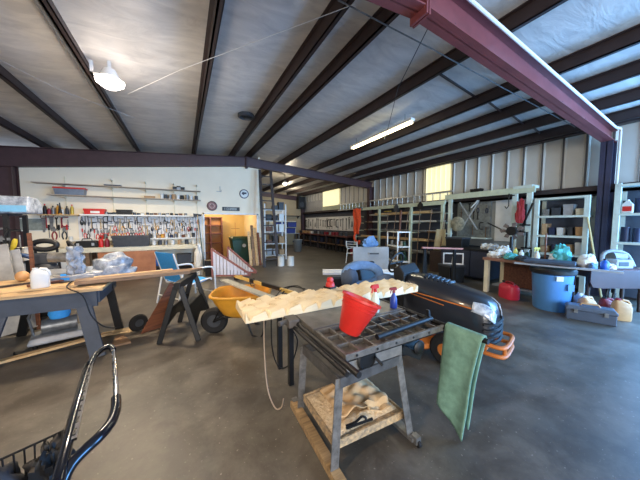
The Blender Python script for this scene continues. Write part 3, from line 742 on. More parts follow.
# lumber leaning beside
for i, (px, L, mm) in enumerate(((254, 1.35, pine), (257, 1.6, oldwood), (259, 1.5, pine), (262, 1.3, brownwood), (265, 1.1, pine))):
    x = xy(px, 9.8)
    MB().bar((0, 0, .01), (.02, .45, L), .1, .03, (0, 1, 0)).build('lumber_board', mm, loc=(2.3 + .125 * i, 9.85, .02), label='%s leaning upright beside the tall brown ladder' % ['pale pine board nearest the doorway', 'tall weathered board', 'pale board between two darker ones', 'brown board', 'short pale board'][i], cat='board', group='lumber leaning beside the ladder')
# white jugs on floor by ladder, and shelf behind it
for i, px in enumerate((279, 286)):
    q = at(px + 2, 266, Z=0)
    g_can(['white round drum on the floor at the ladder foot', 'white round drum on the floor just past the ladder'][i], white_pl, (q.x + .12 * i, q.y, 0), .38, .13, None, 'drum', white_pl, 'drum')
t = T('storage_rack', 'white slatted rack packed with pale goods behind the brown ladder', 'rack', (3.75, 11.4, 0))
for x in (-.5, .5):
    for y in (-.25, .25): MB().bb((x - .025, y - .025, 0), (x + .025, y + .025, 2.6)).build('post', white_p, t)
RZ = [.2, .75, 1.3, 1.8, 2.3]
for z in RZ: MB().bb((-.5, -.26, z), (.5, .26, z + .03)).build('shelf_board', white_p, t)
for z in RZ:
    for j, dx in enumerate((-.3, 0, .3)):
        c, cn = R.choice([(white_pl, 'white'), (dark_g, 'dark grey'), (grey_l, 'grey'), (card, 'brown'), (black_p, 'black'), (brownwood, 'rust-brown')])
        lev = ['lowest', 'second', 'third', 'fourth', 'top'][RZ.index(z)]
        g_box('%s box on the %s shelf of the rack behind the ladder' % (cn, lev), c, c, (3.75 + dx, 11.3, z + .03), (.24, .3, R.uniform(.15, .36)), 0, '%s boxes on the %s shelf behind the ladder' % (cn, lev), 'carton', 'box')
# ================================================================== worktable on grey trestles (near side, front edge along X)
TZ = .87
t = T('worktable', 'plywood-topped worktable on splayed grey painted legs, next to the black sawhorse', 'table', (-1.75, 4.7, 0))
def L(x, y, z): return Vector((x + 1.75, y - 4.7, z))
MB().bb(L(-2.75, 4.15, TZ - .035), L(-.94, 5.35, TZ)).build('tabletop', ply, t, bev=.003)
MB().bb(L(-2.6, 4.22, .62), L(-1.02, 4.26, .833)).build('apron', grey_p, t)
MB().bb(L(-2.6, 5.2, .66), L(-1.02, 5.24, .833)).build('apron', grey_p, t)
MB().bb(L(-1.04, 4.26, .66), L(-1.0, 5.2, .833)).build('side_apron', grey_p, t)
for (fx, fy, tx, ty, mm) in ((-2.06, 4.12, -1.86, 4.3, grey_p), (-1.0, 4.06, -1.2, 4.3, grey_p), (-.95, 5.0, -1.06, 4.95, black_p), (-2.2, 5.4, -1.95, 5.16, black_p)):
    MB().bar(L(fx, fy, .0), L(tx, ty, .83), .1 if mm is black_p else .15, .045, (0, 1, 0)).build('leg', mm, t)
MB().bar(L(-2.02, 4.35, .05), L(-1.0, 4.75, .05), .09, .03).build('foot_rail', pine, t)
# loose boards on the table
MB().box((0, 0, .012), (1.5, .22, .022)).build('board', pine, loc=(-2.0, 4.45, TZ + .002), rz=.06, label='wide pine board lying along the front of the worktable', cat='board')
MB().box((0, 0, .012), (.5, .06, .022)).build('board', darkwood, loc=(-1.92, 4.66, TZ + .028), rz=.5, label='short dark wooden slat on the worktable beside the white jug', cat='board')
MB().box((0, 0, .012), (.34, .05, .022)).build('board', brownwood, loc=(-1.62, 4.62, TZ + .028), rz=.7, label='short reddish slat on the worktable behind the white jug', cat='board')
# the white jug
q = at(30, 290, Z=TZ)
g_jug('translucent white plastic jug standing at the front of the worktable', white_pl, white_pl, (-1.6, 4.42, TZ + .026), (.17, .14, .25), .3)
# mitre saw under a clear plastic bag
q = at(62, 283, Z=TZ)
t = T('mitre_saw', 'silver mitre saw half covered by a plastic bag on the worktable', 'saw', (-1.45, 4.95, TZ + .003), .2)
MB().box((0, 0, .04), (.5, .34, .07)).lathe([(.2, .07), (.2, .095), (0, .095)], 24, (0, -.04, 0)).build('base', grey_l, t, bev=.008)
MB().prism([(-.3, .08), (.3, .08), (.3, .17), (.1, .17), (.06, .12), (-.06, .12), (-.1, .17), (-.3, .17)], 'y', .05, .075).build('fence', alum, t)
MB().lathe([(0, -.03), (.15, -.03), (.165, -.01), (.165, .03), (0, .03)], 28, (.02, .02, .33), (PI / 2, 0, PI / 2 - .3)).build('blade_guard', grey_l, t, smooth=True)
MB().cyl((.02, .05, .33), (-.24, .12, .34), .075, .07, 18).build('motor', steel, t, smooth=True)
MB().tube([(.05, -.1, .46), (.0, -.06, .55), (-.03, .04, .56), (-.02, .1, .48)], .022, 8).build('handle', black_p, t, smooth=True)
MB().bar((0, .14, .08), (.0, .1, .34), .07, .08).build('arm', grey_l, t)
MB().bb((-.11, -.19, .03), (-.02, -.165, .12)).build('switch', sling, t, bev=.008)
def bagf(u, v):
    a = 2 * PI * u; r = (1 - v) ** .45
    p = Vector((math.cos(a) * .33 * r, math.sin(a) * .22 * r, .02 + .36 * v))
    k = noise.noise(Vector((p.x * 7, p.y * 7, v * 4))) * .09
    return Vector((p.x * (1 + k * 3) + .12 * v, p.y * (1 + k * 3), max(.006, p.z + k * .6)))
MB().surf(bagf, 28, 14).build('plastic_bag', plasticbag, loc=(-1.06, 5.08, TZ), smooth=True, label='crumpled pale plastic bag beside the mitre saw on the worktable', cat='bag')
t = MB().surf(lambda u, v: Vector(((u - .5) * (.2 - .06 * v) + .05 * noise.noise(Vector((u * 5, v * 6, 1))), .05 * noise.noise(Vector((u * 6, v * 6, 3))) - .06 * math.cos((u - .5) * 3), .06 + .4 * v)), 16, 18)
t.build('plastic_bag', plasticbag, loc=(-1.36, 4.77, TZ + .05), rz=.3, smooth=True, solid=.004, label='blue-white plastic sheet draped upright over the mitre saw', cat='bag')
# power cord of the saw
P = [(-1.36, 4.6, TZ + .04), (-1.32, 4.3, TZ + .04), (-1.25, 4.12, TZ + .03), (-1.12, 4.1, .8), (-1.05, 4.08, .55), (-.95, 4.07, .4), (-.86, 4.1, .34), (-.84, 4.2, .3)]
def smoothpts(P, n=5):
    out = []; P = [Vector(p) for p in P]
    for i in range(len(P) - 1):
        p0 = P[max(i - 1, 0)]; p1 = P[i]; p2 = P[i + 1]; p3 = P[min(i + 2, len(P) - 1)]
        for k in range(n):
            s = k / n
            out.append(.5 * ((2 * p1) + (p2 - p0) * s + (2 * p0 - 5 * p1 + 4 * p2 - p3) * s * s + (3 * p1 - p0 - 3 * p2 + p3) * s ** 3))
    out.append(P[-1]); return out
MB().tube(smoothpts(P), .008, 6).build('electric_cable', black_p, smooth=True, label='black power cord hanging over the front edge of the worktable', cat='cord')
# machine under the table (router / compressor)
t = T('bench_machine', 'silver motor machine with a blue housing under the worktable', 'machine', (-1.62, 4.95, 0), .25)
MB().loft([[Vector((sx * a, sy * b, z)) for sx, sy in ((-1, -1), (1, -1), (1, 1), (-1, 1))] for a, b, z in ((.3, .2, .05), (.31, .21, .08), (.28, .18, .14))]).build('base', grey_l, t, bev=.015)
MB().cyl((-.18, 0, .24), (.18, 0, .24), .1, n=20).build('tank', steel, t, smooth=True)
MB().lathe([(.0, .34), (.1, .34), (.12, .4), (.1, .52), (0, .54)], 18).build('motor_housing', sling, t, smooth=True)
MB().tube([(-.26, .0, .12), (-.3, 0, .4), (-.26, 0, .5), (.1, 0, .5)], .014, 8).build('handle', steel, t, smooth=True)
for sx in (-1, 1):
    for sy in (-1, 1): MB().cyl((sx * .24, sy * .15, 0), (sx * .24, sy * .15, .05), .025, n=10).build('foot', rubber, t)
P = [(-2.0, 4.72, .012), (-1.95, 4.62, .012), (-1.75, 4.5, .012), (-1.3, 4.5, .012), (-1.15, 4.55, .012), (-1.2, 4.75, .012)]
MB().tube(smoothpts(P), .008, 6).build('electric_cable', black_p, smooth=True, label='dark cord lying on the floor under the worktable', cat='cord')
q = at(118, 333, Z=0)
MB().prism([(-.22, -.06), (.16, -.08), (.3, .04), (.1, .12), (-.2, .07)], 'z', .004, .024).build('wood_offcut', pine, loc=(q.x, q.y, 0), label='flat pale wood offcut on the floor by the worktable leg', cat='wood offcut')
MB().prism([(-.02, -.18), (.2, -.14), (.06, .2), (-.04, .2)], 'z', .004, .03).build('wood_offcut', oldwood, loc=(-.9, 4.45, 0), label='grey weathered wood offcut tucked behind the worktable leg', cat='wood offcut')
# ================================================================== black sawhorse, beam and what leans there
hx, hy = 0.0, 4.42
t = T('sawhorse', 'black folding plastic sawhorse carrying the end of the long timber', 'sawhorse', (hx, hy, 0))
A0 = Vector((-.1, -.38)); A1 = Vector((.14, .36)); dv = (A1 - A0).normalized(); nv = Vector((dv.y, -dv.x))
def hz(s, w, z): p = A0.lerp(A1, s) + nv * w; return Vector((p.x, p.y, z))
MB().bar(hz(-.02, 0, .815), hz(1.02, 0, .815), .09, .1).build('top_beam', black_p, t, bev=.01)
for s in (0.03, .97):
    for w in (-1, 1):
        MB().bar(hz(s, w * .03, .8), hz(s - .04 + .08 * (s > .5), w * .26, 0), .07, .055, (0, 1, 0)).build('leg', black_p, t, bev=.008)
for w in (-1, 1):
    m = MB(); a, b = hz(.06, w * .11, .5), hz(.94, w * .11, .5)
    c, d = hz(.98, w * .2, .2), hz(.5, w * .17, .3); e = hz(.02, w * .2, .2)
    m.loft([[a, b, c, d, e], [v + Vector((nv.x * .02, nv.y * .02, 0)) for v in (a, b, c, d, e)]]).build('side_panel', black_p, t)
a = Vector((-1.3, 4.42, TZ + .03)); b = Vector((.2, 4.86, .87))
MB().prism([(0, -.1), (1.35, -.13), (1.62, .13), (1.3, .16), (0, .12)], 'z', 0, .045).build('timber', oldwood, loc=(-1.28, 4.42, TZ + .0305), rot=(0, .0165, .21), label='long weathered timber bridging the worktable and the black sawhorse', cat='timber')
MB().prism([(0, -.05), (1.0, -.03), (1.0, .05), (0, .05)], 'z', 0, .03).build('timber', pine, loc=(-1.16, 4.72, TZ + .026), rz=.2, label='narrow pine strip lying beside the long weathered timber', cat='timber')
MB().prism([(-.28, .0), (.1, .0), (.26, .66), (.2, .7)], 'y', -.01, .01).build('plywood_offcut', brownwood, loc=(-.38, 4.75, .004), rot=(-.05, 0, .5), label='brown triangular plywood piece leaning by the black sawhorse', cat='plywood')
q = at(139, 331, Z=0)
t = T('caster_wheel', 'loose black wheel lying on the floor near the sawhorse', 'wheel', (q.x, q.y, 0), .5)
MB().lathe([(.06, -.035), (.12, -.035), (.135, 0), (.12, .035), (.06, .035), (.06, -.035)], 22, (0, 0, .135), (PI / 2, 0, 0), True).build('tyre', rubber, t, smooth=True)
MB().lathe([(0, -.03), (.062, -.03), (.062, .03), (0, .03)], 16, (0, 0, .135), (PI / 2, 0, 0)).build('hub', dark_g, t)
MB().bar((0, .05, .135), (.14, .05, .16), .03, .02).build('bracket', steel, t)
# ================================================================== blue sling chair
t = T('garden_chair', 'white tube garden chair with bright blue sling behind the sawhorse', 'chair', (.04, 6.2, 0), math.radians(-58)); t.scale = (1.12, 1.12, 1.12)
# local: +y is where the chair faces... seat towards +y
sl = lambda s: [(s * .29, -.42, .98), (s * .29, -.26, .46), (s * .29, -.16, .37), (s * .29, .28, .42), (s * .29, .33, .38)]
MB().surf(lambda u, v: Vector(((u - .5) * .56, -.43 + .17 * v, .99 - .55 * v)), 4, 6).build('backrest', sling, t, solid=.008)
MB().surf(lambda u, v: Vector(((u - .5) * .56, -.22 + .52 * v, .41 - .04 * math.sin(PI * v))), 4, 6).build('seat', sling, t, solid=.008)
for s in (-1, 1):
    MB().tube(smoothpts(sl(s), 4), .016, 8).build('side_rail', white_p, t, smooth=True)
    MB().tube(smoothpts([(s * .34, -.3, .62), (s * .34, -.05, .66), (s * .34, .26, .66), (s * .34, .36, .58), (s * .34, .38, .3), (s * .34, .4, 0.0)], 5), .017, 8).build('armrest', white_p, t, smooth=True)
    MB().tube([(s * .32, -.28, .62), (s * .34, -.4, .0)], .016, 8).build('leg', white_p, t, smooth=True)
MB().tube([(-.34, .39, .12), (.34, .39, .12)], .012, 8).tube([(-.34, -.37, .16), (.34, -.37, .16)], .012, 8).build('stretcher', white_p, t, smooth=True)
# ================================================================== two baluster panels (stair rails) by the doorway
pinkwood = mat('pink_brown_rail', (158, 104, 98), .55, 0, .1, 6)
def railing(label, x0, y0, x1, y1, h, n):
    d = Vector((x1 - x0, y1 - y0, 0)); Ln = d.length
    t = T('stair_railing', label, 'railing', (x0, y0, 0), math.atan2(d.y, d.x), 'stair railings by the doorway')
    MB().bar((0, 0, h), (Ln, 0, .07), .06, .05).build('handrail', pinkwood, t)
    MB().bb((0, -.02, .02), (Ln, .02, .07)).build('bottom_rail', pinkwood, t)
    MB().bb((-.03, -.03, 0), (.03, .03, h + .03)).build('newel_post', pinkwood, t)
    for i in range(n):
        x = Ln * (i + .6) / n; z = h * (1 - x / Ln) + .02
        if z < .12: continue
        MB().bb((x - .043, -.011, .07), (x + .043, .011, z)).build('baluster', mat('baluster_lilac', (222, 224, 236), .5, 0, .05, 6), t)
railing('low sloping stair railing with lilac-white balusters, the one nearer the blue chair', .78, 8.55, 1.85, 8.0, .88, 11)
railing('low sloping stair railing with pale balusters, the one nearer the green bin', 1.36, 9.2, 2.12, 8.35, .86, 10)
q = at(229, 275, Z=0)
g_box('small black tool box on the floor at the end of the sloping railings', black_p, yellow, (1.42, 7.75, 0), (.22, .16, .12), .3, None, 'tool_box', 'toolbox', .3)
# ================================================================== yellow wheelbarrow
wdir = math.atan2(-.34, .94)
t = T('wheelbarrow', 'yellow poly wheelbarrow with a black wheel, loaded with planks', 'wheelbarrow', (.44, 4.1, 0), wdir)
def rr(cx, lx, ly, z, n=24, e=.55):
    return [Vector((cx + math.copysign(abs(math.cos(a)) ** e, math.cos(a)) * lx, math.copysign(abs(math.sin(a)) ** e, math.sin(a)) * ly, z)) for a in [2 * PI * i / n for i in range(n)]]
tub = [rr(.38, .18, .18, .28), rr(.37, .28, .25, .34), rr(.36, .38, .33, .52), rr(.36, .43, .37, .63)]
tub_in = [rr(.36, .415, .355, .63), rr(.36, .365, .315, .52), rr(.37, .265, .235, .35), rr(.38, .16, .16, .295)]
MB().loft(tub + tub_in).build('tub', yellow, t, smooth=True)
MB().tube(rr(.36, .435, .375, .635), .02, 8, True).build('tub_rim', yellow, t, smooth=True)
wy = MB().lathe([(.1, -.05), (.17, -.055), (.2, -.02), (.2, .02), (.17, .055), (.1, .05), (.1, -.05)], 26, (-.06, 0, .2), (PI / 2, 0, 0), True).build('wheel', rubber, t, smooth=True)
MB().lathe([(0, -.04), (.1, -.04), (.1, .04), (0, .04)], 18, (-.06, 0, .2), (PI / 2, 0, 0)).build('hub', dark_g, wy)
for s in (-1, 1):
    MB().tube(smoothpts([(-.06, s * .07, .2), (.15, s * .14, .29), (.6, s * .22, .33), (.95, s * .27, .47), (1.2, s * .28, .5)], 4), .018, 8).build('handle_bar', black_m, t, smooth=True)
    MB().tube(smoothpts([(.42, s * .18, .31), (.52, s * .22, .05), (.55, s * .23, .012), (.68, s * .24, .012), (.74, s * .25, .38)], 4), .014, 8).build('leg', black_m, t, smooth=True)
    MB().tube([(-.06, s * .07, .2), (.06, s * .12, .42)], .012, 6).build('brace', black_m, t)
wl = lambda p: Matrix.Translation((.42, 4.2, 0)) @ Matrix.Rotation(wdir, 4, 'Z') @ Vector(p)
a = at(224, 280, Z=.67); b = at(274, 299, Z=.69)
MB().bar(a, b, .13, .025).build('plank', mat('grey_plank', (172, 172, 160), .6, 0, .15, 4), label='grey-green plank laid across the yellow wheelbarrow', cat='plank')
a = at(236, 278, Z=.67); b = at(296, 296, Z=.71)
t = T('spirit_level', 'long yellow spirit level beside the grey plank on the wheelbarrow', 'spirit level', a)
d = b - a
MB().bar((0, 0, .03), d + Vector((0, 0, .03)), .03, .05).build('body', mat('level_yellow', (214, 178, 96), .5, 0, .1, 5), t)
MB().bar(d * .3 + Vector((0, 0, .035)), d * .38 + Vector((0, 0, .035)), .036, .058).bar(d * .52 + Vector((0, 0, .035)), d * .8 + Vector((0, 0, .035)), .034, .054).build('grip', black_p, t)
q = a.lerp(b, .33)
g_clamp('small black clamp gripping the plank on the wheelbarrow', (q.x, q.y - .04, q.z + .02), None, black_m, .6)
q = at(300, 291, Z=.72)
P = [at(270, 300, Z=.84), at(280, 294, Z=.86), at(292, 290, Z=.87), at(306, 288, Z=.9), at(318, 284, Z=.95)]
P2 = [at(276, 296, Z=.72), at(284, 288, Z=.74), at(298, 286, Z=.74), at(304, 292, Z=.74), at(290, 297, Z=.72), at(280, 297, Z=.72), at(290, 287, Z=.74), at(305, 289, Z=.76)]
MB().tube(smoothpts(P2), .009, 6).build('electric_cable', black_p, smooth=True, label='loop of black cord between the wheelbarrow and the cream wooden slab', cat='cord')
# ================================================================== table saw
t = T('table_saw', 'grey steel table saw on an open stand with sawdust-covered shelf', 'table saw', (1.2, 1.6, 0))
def G(x, y, z): return Vector((x - 1.2, y - 1.6, z))
ST = .67
LEG = {'a': ((.87, 1.95), (.86, 1.86)), 'b': ((.83, 1.32), (.88, 1.34)), 'c': ((1.5, 1.28), (1.44, 1.36)), 'd': ((1.52, 1.97), (1.44, 1.88))}
for k, (f, p) in LEG.items():
    f = G(*f, .05); p = G(*p, ST)
    m = MB(); m.bar(f, p, .062, .008, (0, 1, 0)); m.bar(f + Vector((.02, .02, 0)), p + Vector((.02, .02, 0)), .008, .05, (0, 1, 0))
    m.build('leg', mat('saw_leg', (128, 126, 122), .5, .3, .25, 18), t)
m = MB()
for a, b in (('a', 'b'), ('b', 'c'), ('c', 'd'), ('d', 'a')): m.bar(G(*LEG[a][1], ST - .03), G(*LEG[b][1], ST - .03), .02, .07)
m.build('stand_frame', mat('stand_top', (92, 92, 92), .5, .3, .2, 14), t)
SHZ = .2
sh = [(.88, 1.9), (.87, 1.37), (1.5, 1.35), (1.49, 1.92)]
m = MB()
m.loft([[G(x, y, SHZ - .012) for x, y in sh], [G(x, y, SHZ) for x, y in sh]])
for i in range(4): m.bar(G(*sh[i], SHZ - .02), G(*sh[(i + 1) % 4], SHZ - .02), .012, .06)
dusty = mat('sawdust_steel', (206, 176, 132), .95, 0, .3, 30, .5, (128, 116, 98))
m.build('shelf', dusty, t)
# sawdust drifts on the shelf
def drift(u, v):
    x = .89 + .59 * u; y = 1.4 + .48 * v
    h = .012 + .04 * max(0, noise.noise(Vector((u * 4, v * 4, 2)))) + .05 * math.exp(-((u - .75) ** 2 + (v - .6) ** 2) * 9) + .015 * noise.noise(Vector((u * 16, v * 16, 4)))
    e = min(u, 1 - u, v, 1 - v) * 7
    return G(x, y, SHZ + .001 + h * min(1, e))
MB().surf(drift, 40, 34).build('sawdust', mat('sawdust', (242, 222, 186), 1, 0, .2, 44, .8, (208, 182, 142)), smooth=True, loc=(1.2, 1.6, 0), label='drift of pale sawdust lying on the lower shelf of the table saw', cat='sawdust', kind='stuff')
def clothf(u, v):
    x = .98 + .46 * u; y = 1.46 + .34 * v - .05 * u
    z = SHZ + .075 + .05 * math.sin(PI * min(1, u * 1.1)) * (.5 + .5 * math.cos(v * 5 + u * 3)) + .03 * noise.noise(Vector((u * 6, v * 6, 9)))
    return Vector((x, y, z - .05 * (v < .15) * (u > .5)))
MB().surf(clothf, 26, 22).build('paper_sheet', mat('kraft_cloth', (222, 188, 142), .9, 0, .15, 7, .2), smooth=True, solid=.004, label='rumpled tan cloth lying in the sawdust on the saw shelf', cat='cloth')
bpy.data.objects['paper_sheet'].name = 'dust_cloth'
MB().tube(smoothpts([(.99, 1.42, .235), (1.06, 1.4, .25), (1.12, 1.4, .27), (1.15, 1.39, .25), (1.13, 1.38, .235)]), .009, 6).tube([(.98, 1.40, .235), (1.2, 1.375, .24)], .01, 6).build('push_stick', black_m, smooth=True, label='bent black metal handle lying on the saw shelf', cat='tool')
# skids and casters
skid = wood('skid_wood', (176, 148, 106), (120, 98, 70))
for a, b in ((('a'), ('b')),):
    MB().bar(G(.85, 2.06, .04), G(.83, 1.2, .04), .07, .055).build('skid', skid, t)
MB().bar(G(1.51, 1.24, .05), G(1.5, 1.75, .05), .07, .03).build('skid', steel, t)
for x, y in ((1.52, 1.24), (.86, 2.06)):
    c = MB().bar(G(x, y, .02), G(x, y, .075), .05, .05); c.build('caster_fork', steel, t)
    MB().cyl(G(x - .012, y - .02, .025), G(x + .012, y - .02, .025), .025, n=14).build('caster_wheel', rubber, t)
# body
MB().bb(G(.95, 1.36, ST), G(1.48, 1.86, .8)).build('body', mat('saw_body', (142, 140, 136), .5, .3, .2, 10), t, bev=.006)
MB().lathe([(.0, 0), (.075, 0), (.085, .012), (.07, .02), (.065, .012), (0, .012)], 24, G(1.12, 1.36, .735), (PI / 2, 0, 0)).build('tilt_wheel', black_m, t, smooth=True)
MB().bar(G(1.18, 1.33, .74), G(1.22, 1.3, .69), .018).build('tilt_handle', black_p, t)
MB().cyl(G(1.52, 1.5, .64), G(1.78, 1.5, .64), .075, n=20).build('motor', black_m, t, smooth=True)
MB().lathe([(0, 0), (.05, 0), (.06, .015), (.04, .03), (0, .03)], 18, G(1.66, 1.36, .69), (PI / 2, 0, 0)).build('pulley', black_m, t, smooth=True)
MB().bar(G(1.5, 1.4, .7), G(1.7, 1.38, .6), .05, .06).build('motor_bracket', black_m, t)
# cast-iron grid wing nearest the camera
WT = .845
x0, x1, y0, y1 = .9, 1.96, 1.31, 1.73
m = MB()
for y in (y0, y1): m.bb(G(x0, y - .012, WT - .045), G(x1, y + .012, WT))
for x in (x0 + .012, x1 - .012): m.bb(G(x - .012, y0, WT - .045), G(x + .012, y1, WT))
for k in (1, 2):
    y = y0 + (y1 - y0) * k / 3; m.bb(G(x0, y - .008, WT - .035), G(x1, y + .008, WT - .002))
for k in range(1, 8):
    x = x0 + (x1 - x0) * k / 8; m.bb(G(x - .008, y0, WT - .035), G(x + .008, y1, WT - .002))
m.build('grid_wing', iron, t, bev=.003)
MB().bb(G(x0 + .02, y0 + .02, WT - .075), G(x1 - .02, y1 - .02, WT - .07)).build('wing_tray', black_m, t)
m = MB()
for k in range(6):
    m.lathe([(0, 0), (.009, 0), (.009, .004), (0, .004)], 10, G(x0 + .09 + .18 * k, y0 - .012, WT - .022), (PI / 2, 0, 0))
m.build('bolt', black_m, t)
m = MB().bb(G(.9, 1.76, WT - .04), G(1.52, 2.3, WT)).bb(G(1.56, 1.76, WT - .04), G(1.96, 2.3, WT)).bb(G(.9, 1.76, WT - .07), G(1.96, 1.9, WT - .04))
m.build('tabletop', mat('saw_table', (132, 128, 122), .4, .4, .2, 8), t, bev=.003)
# front rails (along the left side) and rear rail that carries the towel
MB().cyl(G(.865, 2.1, .81), G(.88, 1.13, .81), .02, n=12).cyl(G(.83, 2.05, .785), G(.845, 1.2, .785), .017, n=12).build('front_rail', black_p, t, smooth=True)
MB().box(G(.83, 2.06, .82), (.1, .15, .07)).cyl(G(.8, 2.06, .83), G(.7, 2.02, .83), .022, n=10).build('fence_clamp', mat('clamp_grey', (96, 92, 88), .5, .2, .15, 9), t, bev=.006)
MB().cyl(G(1.93, 2.3, .835), G(1.93, .965, .835), .02, n=12).build('rear_rail', black_p, t, smooth=True)
for y in (1.35, 2.1): MB().bb(G(1.915, y - .02, .78), G(1.945, y + .02, .84)).build('rail_bracket', black_m, t)
# fence bar lying across the grid
a = at(377, 337, Z=.87); b = at(431, 318, Z=.87)
a.z = b.z = WT + .024
t = T('saw_fence', 'black tubular saw fence lying diagonally across the iron grid', 'saw fence', a)
d = b - a
MB().cyl((0, 0, 0), d, .021, n=14).build('bar', black_p, t, smooth=True)
MB().bar(d - d.normalized() * .03, d - d.normalized() * .03 + Vector((-.02, 0, .085)), .022, .03, (0, 1, 0)).build('handle', black_p, t, bev=.004)
# outfeed table behind, carrying the slab
t = T('outfeed_table', 'grey outfeed table behind the saw, under the cream slab', 'table', (1.5, 2.55, 0))
MB().bb((-.6, -.2, .785), (.5, .2, .845)).build('tabletop', grey_l, t, bev=.004)
for sx in (-.55, .45):
    for sy in (-.17, .17): MB().bb((sx - .025, sy - .025, 0), (sx + .025, sy + .025, .785)).build('leg', black_m, t)
# ================================================================== scalloped cream slab
sx0_, sx1_, sy0_, sy1_ = .44, 2.56, 2.12, 2.58
SBZ = .848
def slab_top(x, y):
    s = (x + .42 * (y - sy0_)) / .168
    k = math.floor(s); f = s - k
    z = .058 + .03 * (f / .66) if f < .66 else .088 - .062 * math.sin(PI * (f - .66) / .34) - .03 * (f - .66) / .34
    v = (y - sy0_) / (sy1_ - sy0_)
    return SBZ + z - .012 * math.sin(PI * 2 * (v * 2 + .37 * k)) * (f < .66)
m = MB(); nx, ny = 230, 14
rows = []
for i in range(nx + 1):
    x = sx0_ + (sx1_ - sx0_) * i / nx
    tp = [(x, sy0_ + (sy1_ - sy0_) * j / ny) for j in range(ny + 1)]
    rows.append([Vector((px, py, slab_top(px, py))) for px, py in tp] + [Vector((x, sy1_, SBZ)), Vector((x, sy0_, SBZ))])
m.loft(rows)
slab_m = wood('cream_wood', (236, 220, 184), (216, 194, 152), 1.2, .6)
m.build('cradle_board', slab_m, rot=(0, 0, 0), label='long cream wooden slab with a saw-toothed notched top, across the table saw', cat='wooden slab')
# cords under the slab's free end
P = [(.62, 2.2, .84), (.62, 2.2, .5), (.63, 2.15, .2), (.68, 2.1, .03), (.74, 2.1, .008), (.8, 2.2, .008)]
MB().tube(smoothpts(P), .006, 6).build('cord', mat('cord_tan', (168, 150, 130), .7, 0, .1, 9), smooth=True, label='pale cord hanging from the free end of the cream slab to the floor', cat='cord')
P = [(.72, 2.3, .84), (.74, 2.34, .45), (.84, 2.4, .2), (.98, 2.42, .22), (1.02, 2.36, .45), (.96, 2.33, .6)]
MB().tube(smoothpts(P), .007, 6).build('cord', black_p, smooth=True, label='black cord drooping in a loop under the cream slab', cat='cord')
# ================================================================== things standing on the saw
q = at(350, 338.5, Z=WT)
t = T('bucket', 'red plastic bucket tilted over on the iron grid of the saw', 'bucket', (q.x + .0, q.y + .02, WT + .04), 0, rot=Euler((math.radians(-4), math.radians(23), math.radians(-22))))
MB().lathe([(0, 0), (.07, 0), (.08, .01), (.142, .25), (.154, .255), (.154, .272), (.136, .268), (.074, .02), (0, .016)], 32).build('body', red, t, smooth=True)
m = MB()
for z, r in ((.2, .131), (.225, .137)): m.tube([(r * math.cos(2 * PI * k / 32), r * math.sin(2 * PI * k / 32), z) for k in range(32)], .003, 5, True)
m.build('rib', red, t, smooth=True)
q = at(375, 312, Z=WT); g_spray('tall clear spray bottle with a red trigger head beside the red bucket', mat('clear_fluid', (206, 220, 214), .2, 0, .05, 4), red, (q.x, q.y, WT), PI, .27, .042)
q = at(392, 308, Z=WT); g_spray('short dark blue spray bottle with a red head beside the clear one', mat('blue_bottle', (40, 60, 140), .3, 0, .05, 4), dred, (q.x + .02, q.y, WT), PI * .9, .21, .036)
q = at(321, 287, Z=.9)
t = T('palm_sander', 'small red palm sander sitting on the cream notched slab', 'sander', (q.x, min(q.y, 2.5), .94), .3)
MB().box((0, 0, .012), (.11, .11, .02)).build('pad', black_p, t)
MB().lathe([(.055, .022), (.05, .06), (.038, .075), (.042, .1), (.03, .125), (0, .13)], 18).build('body', red, t, smooth=True)
# ================================================================== green towel over the rear rail
ty0, ty1 = 1.285, .985
def tow(side, Ln0, Ln1):
    m = MB(); nu, nv = 14, 34; vs = []
    for i in range(nu + 1):
        u = i / nu; y = ty0 + (ty1 - ty0) * u
        Lt = Ln0 + (Ln1 - Ln0) * u
        row = []
        for j in range(nv + 1):
            v = j / nv; s = v * (Lt + .06)
            if s < .06: a = s / .06 * PI / 2; x = -math.sin(a) * .032; z = .835 + .034 * math.cos(a)
            else: x = -.032 - .012 * (s - .06); z = .835 - (s - .06)
            k = min(1, s * 4)
            x -= .014 * k * math.sin(u * 5.2 + s * 1.5) + .008 * noise.noise(Vector((u * 3, s * 4, 1)))
            X = 1.93 + x - .04 * s
            if side > 0: X = 1.93 + (.032 * math.sin(min(1, s / .06) * PI / 2)) - (.05 * max(0, s - .06)) - .014 * k * math.sin(u * 5.2 + s * 1.5)
            row.append(Vector((X, y + (.03 + .1 * u) * s + .015 * math.sin(s * 5) * u, z)))
        vs.append(row)
    return vs
m = MB()
for rows in (tow(-1, .66, .83), tow(1, .6, .76)):
    m.loft(rows, caps=False, closed=False)
towel_m = mat('green_towel', (118, 158, 140), .95, 0, .1, 14, .4, (100, 136, 120))
t = m.build('towel', towel_m, smooth=True, solid=.012, label='long pale green towel hanging over the rear rail of the saw', cat='towel')
# ================================================================== right side of the shop
XS = 8.35
def ry(px, X): return at(px, 224, X=X).y
def rp(px, py, X): return at(px, py, X=X)
